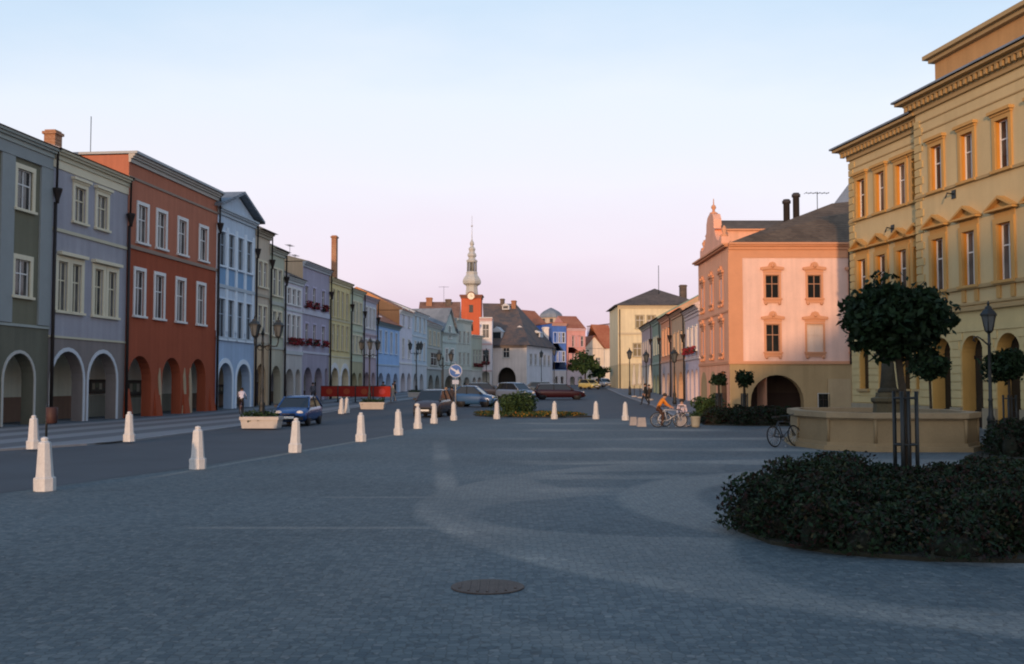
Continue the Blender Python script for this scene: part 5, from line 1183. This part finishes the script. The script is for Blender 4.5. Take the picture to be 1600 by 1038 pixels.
    if not asstatue:
        m = M()
        for s in (-1, 1): m.ball((top.x+.083*k, top.y+s*.034*k, top.z+.012*k), .012*k, 6)
        m.build('eyes', mat('eye', (.03,.025,.02), .2), t)
        m = M(); m.box(top.x+.078*k, top.x+.09*k, top.y-.026*k, top.y+.026*k, top.z-.052*k, top.z-.042*k); m.build('mouth', mat('lips', (.30,.12,.10), .6), t)
        for s in (-1, 1): m = M(); m.ball((top.x-.005*k, top.y+s*.095*k, top.z), .026*k, 6, sx=.7, sy=.4); m.build('ear', SKIN, t)
    return t
# statue on the fountain: two dancing figures in one piece of stone
st = person('dark weathered stone statue of a dancing figure on the fountain pedestal', STP, R(-120), 'raise', h=1.66, asstatue=STAT)
m = M(); m.lathe([(.22,.0),(.27,.06),(.24,.35),(.21,.7),(.17,.95)], (0,0,0), 12); m.build('skirt', STAT, st)
m = M(); m.lathe([(.12,0),(.15,.25),(.13,.5),(.21,.6),(.20,.9),(.16,1.15),(.19,1.3),(.08,1.42)], (-.26,-.05,0), 10); m.ball((-.21,-.04,1.54), .11, 10); m.tube([(-.2,.12,1.3),(-.05,.3,1.2),(.12,.34,1.3)], .05, 6); m.build('partner', STAT, st)
m = M(); m.lathe([(.30,-.02),(.34,.04),(.26,.16),(.10,.3)], (0,0,0), 10); m.build('rock', STAT, st)

# ------------------------------------------------------------------ bicycles
def bicycle(label, loc, rz, col=(.1,.1,.11), lean=0.0, group=None):
    t = thing('bicycle', label, 'bicycle', loc, rz, group); t.rotation_euler = (lean, 0, rz)
    fm = mat('bicycle_paint', col, .35, .05, 3, 20, 0, spec=.5)
    for x in (-.52, .52):
        m = M(); m.torus((x,0,.34), .315, .022, 'y', 28, 6); o = m.build('wheel', mat('tyre_rubber', (.02,.02,.02), .85), t)
        s = M(); s.torus((x,0,.34), .29, .009, 'y', 28, 5); s.lathe([(.025,-.05),(.025,.05)], (0,0,0), 8)
        for i in range(14): a = 2*math.pi*i/14; s.tube([(x,0,.34),(x+.29*math.cos(a),0,.34+.29*math.sin(a))], .004, 4)
        s.v = [(v[0]+0,v[1],v[2]) for v in s.v]; s.build('rim', mat('steel', (.5,.5,.5), .35, .05, 2, 10, 0, metal=.9), o)
    m = M(); bb = (-.08,0,.30); seat = (-.20,0,.80); hd = (.36,0,.78); hd2 = (.40,0,.62)
    for a, b in ((bb,seat),(seat,hd),(bb,hd2),(hd,hd2),((-.52,.03,.34),bb),((-.52,-.03,.34),bb),((-.52,.03,.34),seat),((-.52,-.03,.34),seat),(hd2,(.52,.04,.34)),(hd2,(.52,-.04,.34))): m.tube([a,b], .018, 6)
    m.build('frame', fm, t)
    m = M(); m.tube([hd,(.34,0,.98)], .015, 6); m.tube([(.25,.28,1.0),(.36,.2,1.0),(.36,0,.98),(.36,-.2,1.0),(.25,-.28,1.0)], .014, 6); m.build('handlebar', IRON, t)
    m = M(); m.tube([seat,(-.23,0,.93)], .014, 6); m.prismz([(-.38,-.08),(-.1,-.02),(-.1,.02),(-.38,.08)], .93, .98); m.build('saddle', SHOE, t)
    m = M(); m.torus((-.08,0,.30), .09, .01, 'y', 16, 5); m.tube([(-.08,-.1,.30),(-.0,-.1,.16)], .011, 5); m.tube([(-.08,.1,.30),(-.16,.1,.44)], .011, 5); m.box(-.04,.06,-.17,-.09,.15,.17); m.box(-.2,-.1,.09,.17,.43,.45); m.build('pedals', IRON, t)
    return t
p = onground(1045, 668); bicycle('bicycle with silver frame under the rider in the orange shirt', (p.x,p.y,0), R(4), (.45,.45,.45))
person('person in an orange shirt astride a bicycle near the right hand shrubs', (p.x-.40,p.y,0.0), R(6), 'cycle', (.60,.20,.025), (.06,.03,.02), h=1.6)
bicycle('dark bicycle parked just behind the orange rider', (p.x+.45,p.y+.8,0), R(172), (.03,.03,.035), R(5))
p = onground(1229, 700); bicycle('black bicycle leaning on the left side of the stone fountain', (p.x+.12,p.y+.55,0), R(38), (.02,.022,.025), R(-9))
p = onground(377, 649); t = bicycle('bicycle ridden along the arcades by the person in a white shirt', (p.x,p.y,.06), R(97), (.12,.05,.05))
person('person in a white shirt cycling away along the arcade of the sky blue house', (p.x,p.y-.05,.06), R(97), 'cycle', (.60,.58,.66), (.03,.03,.035))
def pp(px, d, label, pose, rz, shirt, trousers, h=1.72, zoff=0.0, **kw):
    q = at(px, 600, d); return person(label, (q.x, d, gz(d)+zoff), R(rz), pose, shirt, trousers, h=h, **kw)
pp(697, 66, 'woman in a white top and pale trousers beside the round blue sign', 'walk', -95, (.70,.62,.62), (.62,.56,.46), 1.7, hair=(.25,.16,.09), sleeves=False)
pp(706, 70, 'person in dark clothes right behind the woman in white', 'stand', 60, (.07,.055,.05), (.04,.04,.045), 1.68)
pp(1008, 79, 'person in black walking along the right row beside closed parasols', 'walk', 150, (.018,.022,.024), (.02,.022,.025), 1.72, .06)
pp(1014, 80, 'person in a dark brown jacket next to the one in black', 'stand', 170, (.06,.045,.035), (.04,.035,.03), 1.62, .06)
pp(617, 90, 'tall person in black at the right end of the red cafe screens', 'stand', 200, (.02,.02,.024), (.02,.02,.022), 1.8, .06)
pp(599, 91, 'dark haired person in a teal top behind the red cafe screens', 'stand', 250, (.05,.10,.11), (.03,.03,.035), 1.72, .06)
pp(614, 89, 'person in a beige coat at the end of the red cafe screens', 'walk', 20, (.42,.35,.27), (.40,.35,.3), 1.6, .06)
pp(489, 84, 'person in a grey jacket standing at the arcade behind the small blue car', 'stand', 300, (.10,.10,.12), (.05,.05,.06), 1.72, .06)
pp(1065, 48.5, 'person in a pinkish white shirt sitting behind the bicycles', 'sit', -100, (.62,.50,.50), (.10,.09,.1), 1.68, .02)
# ------------------------------------------------------------------ small stone things by the bicycles
def block(px, py, w, h, label, tub=False):
    p = onground(px, py); m = M()
    if tub:
        t = thing('planter', label, 'planter', (p.x,p.y+.2,0)); m.lathe([(.17,0),(.20,.1),(.22,.42),(.24,.45),(.24,.5),(.19,.5),(.18,.44)], n=14); m.build('tub', mat('grey_stone_tub', (.30,.29,.23), .85, .15, 3, 20, .2), t)
        link('plants', leaf_mesh('plants', [(rng.normal()*.12, rng.normal()*.12, .5+abs(rng.normal())*.1) for _ in range(200)], .05, [LEAF_G, LEAF_M]), t)['kind'] = 'stuff'
    else:
        m.prismz([(-w/2,-w/2),(w/2,-w/2),(w/2,w/2),(-w/2,w/2)], 0, h, top=[(-w/2+.04,-w/2+.04),(w/2-.04,-w/2+.04),(w/2-.04,w/2-.04),(-w/2+.04,w/2-.04)])
        tag(m.build('concrete_block', mat('weathered_concrete', (.30,.28,.27), .85, .2, 3, 20, .3), None, (p.x,p.y+w/2,0)), label, 'block', 'concrete blocks by the bicycles')
block(990, 665, .36, .40, 'pale concrete block furthest left, next to the rightmost bollard'); block(1003, 667, .42, .42, 'concrete block between the leftmost block and the orange rider'); block(1066, 667, .45, .45, 'concrete block under the sitting person')
block(1088, 668, .4, .5, 'round stone tub with a small plant at the corner of the hedge', True)
# closed parasols
def parasol(px, d, label, h=2.9):
    q = at(px, 600, d); t = thing('parasol', label, 'parasol', (q.x,d,gz(d)+.06), 0, 'closed parasols in front of the grey mauve house')
    m = M(); m.tube([(0,0,0),(0,0,h+.1)], .03, 6); m.build('pole', PIPE, t); m = M(); m.lathe([(.05,h+.05),(.10,h-.4),(.17,h-1.2),(.24,h-1.9),(.15,h-2.05),(.05,h-2.0)], n=9, smooth=False); m.build('canopy', mat('cream_canvas', (.60,.56,.47), .9, .1, 2), t)
    m = M(); m.lathe([(.3,0),(.3,.1),(.06,.14)], n=10); m.build('base', STONE, t)
parasol(991, 104, 'closed cream parasol furthest left on the right hand terrace', 3.2); parasol(1000, 100, 'closed cream parasol in the middle of three', 3.3); parasol(1016, 93, 'closed cream parasol nearest to the viewer of three', 3.1)

# ------------------------------------------------------------------ cars
TYRE = mat('tyre', (.015,.015,.016), .85); RIM = mat('wheel_rim', (.32,.33,.34), .35, .05, 2, 10, 0, metal=.8); LAMPG = mat('headlight_glass', (.62,.60,.55), .12, .05, 2, 10, 0); TAILG = mat('tail_light_glass', (.30,.02,.02), .2); BUMP = mat('dark_bumper', (.022,.024,.026), .6)
CARG = mat('car_glass', (.015,.018,.02), .04, .05, 2, 10, 0, spec=.6); PLATE = trim((.70,.70,.66))
def car(label, cat, loc, rz, Lc, Wc, Hc, col, style='hatch', name='parked_car', group='cars parked and driving on the square'):
    t = thing(name, label, cat, loc, rz, group); hw = Wc/2; x0 = Lc/2; zb = .20; bel = Hc*.62
    pm = mat('car_paint', col, .22, .04, 2, 30, 0, spec=.5, metal=.15)
    hood = {'hatch': .95, 'estate': 1.15, 'mpv': .80}[style]
    S_ = [(x0, .50, .70, .30), (x0-.06, .60, .86, .24), (x0-.25, .70*Hc/1.42, .95, .2), (x0-.6, bel-.10, 1, .2), (x0-hood, bel-.01, 1, .2), (0, bel+.02, 1, .2), (-x0+.5, bel+.04, 1, .2), (-x0+.15, bel+.02, .97, .2), (-x0+.04, bel-.12, .90, .24), (-x0, .5, .80, .30)]
    m = M(); n = 0; vs = []
    for x, zt, f, zl in S_:
        w = hw*f; half = [(0,zl),(w*.82,zl),(w*.96,zl+.10),(w,zl+.30*(zt-zl)),(w*1.0,zl+.72*(zt-zl)),(w*.95,zt-.03),(w*.80,zt+.005),(0,zt+.02)]
        ring = half + [(-y,z) for y,z in reversed(half[1:-1])]; n = len(ring); vs += [(x,y,z) for y,z in ring]
    fs = [(i*n+j, i*n+(j+1)%n, (i+1)*n+(j+1)%n, (i+1)*n+j) for i in range(len(S_)-1) for j in range(n)]
    fs += [tuple(range(n)), tuple(range(len(vs)-n, len(vs)))]
    m.add(vs, fs, 0, True); m.build('body', pm, t)
    rb = {'hatch': -x0+.10, 'estate': -x0+.10, 'mpv': -x0+.08}[style]; rt = {'hatch': .55, 'estate': .32, 'mpv': .30}[style]
    fb = x0-hood+.05; ft = fb-.72 if style != 'mpv' else fb-.85
    zt = Hc-.05; bl = bel-.02; wb, wt = hw*.93, hw*.74
    G = [(fb,-wb,bl),(fb,wb,bl),(rb,wb,bl),(rb,-wb,bl),(ft,-wt,zt),(ft,wt,zt),(rb+rt,wt,zt),(rb+rt,-wt,zt)]
    g_ = M(); g_.add(G, [(0,1,5,4),(1,2,6,5),(2,3,7,6),(3,0,4,7)]); g_.build('window', CARG, t)
    r = M(); xs = [ft+.10, ft-.12, (ft+rb+rt)/2, rb+rt+.12, rb+rt-.10]; zz = [zt-.05, Hc-.015, Hc+.01, Hc-.012, zt-.05]; vs = []
    for x, z in zip(xs, zz): vs += [(x,-wt-.03,z-.045),(x,-wt*.8,z),(x,0,z+.012),(x,wt*.8,z),(x,wt+.03,z-.045)]
    r.add(vs, [(i*5+j,i*5+j+1,(i+1)*5+j+1,(i+1)*5+j) for i in range(4) for j in range(4)], 0, True); r.build('roof', pm, t)
    for a, b in ((0,4),(1,5),(2,6),(3,7)):
        q = M(); q.tube([G[a],G[b]], .045, 6); q.build('pillar', pm, t)
    for s in (-1, 1):
        q = M(); xm = (fb+rb)/2-.1; q.tube([(xm,s*wb*1.0,bl),(xm-.02,s*wt*1.0,zt)], .04, 6); q.build('pillar', BUMP, t)
        q = M(); q.box(fb-.25,fb-.1,s*hw*1.0-.02 if s>0 else -hw-.14, hw+.14 if s>0 else -hw+.02, bl+.02,bl+.14); q.build('mirror', BUMP, t)
        q = M(); q.ball((x0-.16,s*hw*.62,.64*Hc/1.42), .13, 10, sx=.7, sy=1.3, sz=.8); q.build('headlight', LAMPG, t)
        q = M(); q.box(-x0-.005,-x0+.12,s*hw*.62-.14,s*hw*.62+.14,bel-.28,bel-.06); q.build('tail_light', TAILG, t)
    q = M(); q.box(x0-.10,x0+.05,-hw*.84,hw*.84,.30,.46); q.build('front_bumper', BUMP, t)
    q = M(); q.box(-x0-.05,-x0+.10,-hw*.84,hw*.84,.32,.48); q.build('rear_bumper', BUMP, t)
    q = M(); q.box(x0+.045,x0+.06,-.26,.26,.37,.47); q.build('number_plate', PLATE, t)
    q = M(); q.box(x0-.05,x0-.015,-hw*.40,hw*.40,.52,.60); q.build('grille', BUMP, t)
    for x in (x0-.75, -x0+.72):
        for s in (-1, 1):
            y = s*(hw-.10); q = M(); q.torus((x,y,.30), .215, .085, 'y', 20, 8); q.add([], []); o = q.build('wheel', TYRE, t)
            q = M(); q.lathe([(.2,-.05),(.2,.05),(.1,.07),(.02,.07)], n=14); v2 = [(x+a, y+s*c, .30+b) for a,b,c in q.v]; q.v = v2; q.build('rim', RIM, o)
            q = M(); q.lathe([(.36,-.02),(.36,.02)], n=18); q.v = [(x+a, s*(hw-.012)+c*.4, .33+b) for a,b,c in q.v]; q.build('wheel_arch', BUMP, t)
    return t
p = at(466, 640, 49.2); car('small dark blue hatchback facing the viewer beside the lamp planter', 'car', (p.x,49.2,.004), R(-92), 3.75, 1.6, 1.40, (.016,.07,.22), 'hatch')
p = at(743, 620, 78); car('blue rounded hatchback parked side on behind the orange flowers', 'car', (p.x,78,gz(78)+.004), R(-14), 3.35, 1.6, 1.60, (.035,.10,.22), 'hatch')
p = at(806, 610, 93); car('silver blue people carrier with the bright sky mirrored in its windscreen', 'car', (p.x,93,gz(93)+.004), R(-48), 3.9, 1.7, 1.66, (.16,.21,.29), 'mpv')
p = at(874, 612, 97); car('dark red estate car parked side on right of the shrub', 'car', (p.x,97,gz(97)+.004), R(4), 4.75, 1.72, 1.50, (.032,.007,.010), 'estate')
p = at(921, 600, 148); car('small yellow car beyond the dark red estate under the tree', 'car', (p.x,148,gz(148)+.004), R(-60), 3.7, 1.6, 1.45, (.60,.48,.16), 'mpv')
p = at(676, 630, 61.5); car('dark mauve car driving towards the viewer between the bollards', 'car', (p.x,61.5,.004), R(-100), 3.7, 1.6, 1.62, (.06,.055,.065), 'mpv')
for px, d, c, lb in ((943,165,(.45,.45,.45),'pale grey car far away at the mouth of the right street'),(756,108,(.05,.05,.06),'black car half hidden behind the blue rounded hatchback'),(850,118,(.10,.12,.13),'dark grey car behind the dark red estate')):
    p = at(px, 605, d); car(lb, 'car', (p.x,d,gz(d)+.004), R(-70 if px == 943 else 5), 4.1, 1.66, 1.45, c, 'hatch')

# ------------------------------------------------------------------ trees and planting
def crown_points(c, r, n, clumps, flat=.8, core=.55):
    cs = []
    for _ in range(clumps):
        v = rng.normal(size=3); v /= np.linalg.norm(v); rad = rng.uniform(core-.15, 1.08)
        cs.append((c[0]+v[0]*r*rad*.78, c[1]+v[1]*r*rad*.78, c[2]+v[2]*r*flat*rad*.78, r*rng.uniform(.15,.36)))
    pts = []
    for _ in range(n):
        q = cs[rng.integers(len(cs))]; v = rng.normal(size=3); v /= np.linalg.norm(v); rr = q[3]*(rng.uniform(.5,1.05) if rng.uniform() < .86 else rng.uniform(1.0,1.45))
        pts.append((q[0]+v[0]*rr, q[1]+v[1]*rr, q[2]+v[2]*rr*.85))
    return pts, cs
def mop_tree(label, loc, H, r, trunk_r=.06, n=4200, leaf=.085, guard=None, flat=.8, mats=None, group='small round headed trees', clumps=60, bend=0.0):
    t = thing('tree', label, 'tree', loc, 0, group); zc = H-r*flat
    b = M(); b.tube([(0,0,0),(.02,0,zc*.4),(bend,.02,zc*.8),(bend,0,zc)], [trunk_r*1.3,trunk_r,trunk_r*.85,trunk_r*.7], 8)
    pts, cs = crown_points((bend,0,zc), r, n, clumps, flat)
    for q in cs[:14]: b.tube([(bend,0,zc-r*flat*.7),(bend*.5+(q[0])*.5,q[1]*.5,(zc-r*.3+q[2])/2),(q[0],q[1],q[2])], [trunk_r*.5,trunk_r*.3,trunk_r*.12], 5)
    b.build('trunk', BARK, t)
    link('crown', leaf_mesh('crown', pts, leaf, mats or [LEAF_G, LEAF_B], .5), t)
    if guard:
        gh, gr = guard
        for k in range(4):
            a = R(45+90*k+8); m = M(); m.tube([(gr*math.cos(a),gr*math.sin(a),0),(gr*math.cos(a),gr*math.sin(a),gh)], .034, 6); m.tube([(gr*math.cos(a+.5),gr*math.sin(a+.5),0),(gr*math.cos(a+.5),gr*math.sin(a+.5),gh-.05)], .02, 5); m.build('stake', IRON, t)
        for z in (gh*.5, gh-.12): m = M(); m.torus((0,0,z), gr, .02, 'z', 20, 5); m.build('guard_ring', IRON, t)
    return t
tx = (1413-800)/1600*18
mop_tree('nearest round headed tree in a black iron guard in the large flower bed', (tx,18,0), 3.86, 1.0, .075, 11500, .075, (1.86,.19), .76, None, clumps=95, bend=-.10)
q = at(1453,600,44); mop_tree('small round headed tree standing behind the fountain, right of the statue', (q.x,44,0), 3.35, .92, .06, 3000, .10, None, .66)
q = at(1577,600,35); mop_tree('round headed tree in an iron guard at the right edge before the palace', (q.x,35,0), 3.15, .86, .06, 3200, .09, (1.6,.2), .68)
q = at(1123,600,53); mop_tree('left one of two tiny round trees before the salmon house', (q.x,53,0), 2.58, .46, .07, 900, .08, (1.5,.16), .85)
q = at(1163,600,51); mop_tree('right one of two tiny round trees, beside the dark gateway', (q.x,51,0), 2.72, .56, .07, 1100, .08, (1.5,.16), .85)
def big_tree(label, px, d, ytop, r, n=1800, flat=.9):
    q = at(px,600,d); H = at(px,ytop,d).z-gz(d); t = thing('tree', label, 'tree', (q.x,d,gz(d)), 0, 'distant street trees'); zc = H-r*flat
    b = M(); b.tube([(0,0,0),(.05,0,zc*.6),(0,0,zc)], [.16,.12,.08], 7); pts, cs = crown_points((0,0,zc), r, n, 34, flat)
    for q in cs[:8]: b.tube([(0,0,zc*.7),(q[0]*.5,q[1]*.5,(zc*.8+q[2])/2),(q[0],q[1],q[2])], [.06,.04,.02], 4)
    b.build('trunk', BARK, t); link('crown', leaf_mesh('crown', pts, .26, [LEAF_G, LEAF_M], .6), t)
big_tree('leafy dark green street tree in front of the salmon pink house', 914, 150, 549, 2.3); big_tree('lower spreading tree just right of the leafy street tree', 935, 158, 569, 1.7, 1200, .7)

LEAF_K = leafmat('brown_leaf', (.05,.035,.018), (.035,.05,.02))
def bed(name, label, outline, hgt, n_cl, n_leaf, leaf, mats, split, hfun=None, cl=(.34,.62), edge=True, kind=None, cat='flower bed'):
    "shrubs grown together over a plot of soil"
    cx = sum(p[0] for p in outline)/len(outline); cy = sum(p[1] for p in outline)/len(outline); z0 = gz(cy)
    t = thing(name, label, cat, (cx,cy,z0)); o = [(x-cx,y-cy) for x,y in outline]
    def inside(x, y):
        c = False; j = len(o)-1
        for i in range(len(o)):
            if (o[i][1] > y) != (o[j][1] > y) and x < (o[j][0]-o[i][0])*(y-o[i][1])/(o[j][1]-o[i][1])+o[i][0]: c = not c
            j = i
        return c
    def dedge(x, y):
        b = 99
        for i in range(len(o)):
            a = Vector(o[i]); e = Vector(o[(i+1)%len(o)])-a; tt = max(0,min(1,(Vector((x,y))-a).dot(e)/e.length_squared)); b = min(b,(a+e*tt-Vector((x,y))).length)
        return b
    xs = [p[0] for p in o]; ys = [p[1] for p in o]; cs = []; guard = 0
    while len(cs) < n_cl and guard < 40000:
        guard += 1; x = rng.uniform(min(xs),max(xs)); y = rng.uniform(min(ys),max(ys))
        if not inside(x,y): continue
        de = dedge(x,y); r = rng.uniform(*cl)
        if de < r*.6: continue
        h = hgt*(hfun(x+cx,y+cy) if hfun else 1)*rng.uniform(.86,1.12)*min(1, .74+.26*de)
        cs.append((x,y,r,h))
    q = M(); q.prismz([(x*.97,y*.97) for x,y in o], 0, .05); q.build('soil', mat('dark_soil', (.028,.027,.018), .95, .3, 4, 30, .5), t)
    core = M()
    for x,y,r,h in cs: core.lathe([(r*.48,.02),(r*.52,h*.35),(r*.36,h*.58),(r*.1,h*.7)], (x,y,0), 8)
    core.build('twigs', mat('shrub_twigs', (.016,.018,.011), .95), t)['kind'] = 'stuff'
    P_ = []
    per = n_leaf//len(cs)
    for x,y,r,h in cs:
        a = rng.uniform(0,2*np.pi,per); u = rng.uniform(0,1,per); ph = u*np.pi/2; j = rng.uniform(.70,1.14,per)
        P_.append(np.stack([x+r*np.cos(a)*np.cos(ph)**.6*j, y+r*np.sin(a)*np.cos(ph)**.6*j, .05+(h-.05)*np.sin(ph)*j], 1))
    link('shrubs', leaf_mesh('shrubs', np.concatenate(P_), leaf, mats, split, .4, .6), t)['kind'] = 'stuff'
    return t
def circ(c, r, n=40, a0=0, a1=360): return [(c[0]+r*math.cos(R(a0+(a1-a0)*i/n)), c[1]+r*math.sin(R(a0+(a1-a0)*i/n))) for i in range(n)]
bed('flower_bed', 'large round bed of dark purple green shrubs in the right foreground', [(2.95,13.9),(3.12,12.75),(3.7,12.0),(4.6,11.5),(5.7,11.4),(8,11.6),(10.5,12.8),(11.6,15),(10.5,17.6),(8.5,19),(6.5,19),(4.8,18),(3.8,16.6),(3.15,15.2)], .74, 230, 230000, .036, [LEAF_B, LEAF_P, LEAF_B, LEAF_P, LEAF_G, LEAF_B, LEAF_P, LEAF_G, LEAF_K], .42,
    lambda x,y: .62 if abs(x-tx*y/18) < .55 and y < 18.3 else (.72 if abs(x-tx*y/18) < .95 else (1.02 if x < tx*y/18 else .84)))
bed('flower_bed', 'dark shrub bed between the fountain and the yellow palace', [(11.9,27.3),(12.6,26.5),(15,25.8),(18,25.5),(20,27),(20,33),(17.2,34),(15.2,31.8),(13.2,29.4)], .85, 90, 26000, .06, [LEAF_B, LEAF_P], .35)
bed('flower_bed', 'low dark shrub bed in front of the salmon house gateway', [(9.1,49.0),(10.5,48.2),(13.6,47.6),(14.6,48.2),(14.4,53.5),(12,56),(9.6,54)], .72, 90, 20000, .07, [LEAF_B, LEAF_P], .45)
fbx = [((740-800)/1600*62,62.5),(-1.2,60.2),(1.2,59.4),(3.2,59.4),(4.9,60.6),(4.2,63.5),(2.2,66.5),(-1.0,67),(-2.6,65)]
fb = bed('flower_bed', 'oval bed of orange flowers and low plants behind the middle bollards', fbx, .24, 110, 12000, .05, [LEAF_O, LEAF_M], .80, cl=(.25,.45))
def shrub(label, px, d, w, h, n=4200):
    q = at(px,600,d); pts = []; cs = [(rng.normal()*w*.22, rng.normal()*w*.15, rng.uniform(.3,.75)*h, w*rng.uniform(.16,.28)) for _ in range(22)]
    for _ in range(n):
        c = cs[rng.integers(len(cs))]; v = rng.normal(size=3); v /= np.linalg.norm(v); pts.append((c[0]+v[0]*c[3], c[1]+v[1]*c[3], max(.02, c[2]+v[2]*c[3])))
    t = thing('shrub', label, 'shrub', (q.x,d,gz(d))); link('foliage', leaf_mesh('foliage', pts, .08, [LEAF_G, LEAF_M], .7), t)
    m = M()
    for c in cs[:8]: m.tube([(c[0]*.2,c[1]*.2,0),(c[0]*.7,c[1]*.7,c[2]*.6),(c[0],c[1],c[2])], [.03,.02,.01], 5)
    m.build('stems', BARK, t)
shrub('bushy dark green shrub in the oval bed between two bollards', 812, 63, 2.6, 1.25)
shrub('reddish brown shrub at the left end of the hedge before the salmon house', 1105, 55, 1.6, 1.5, 2600)
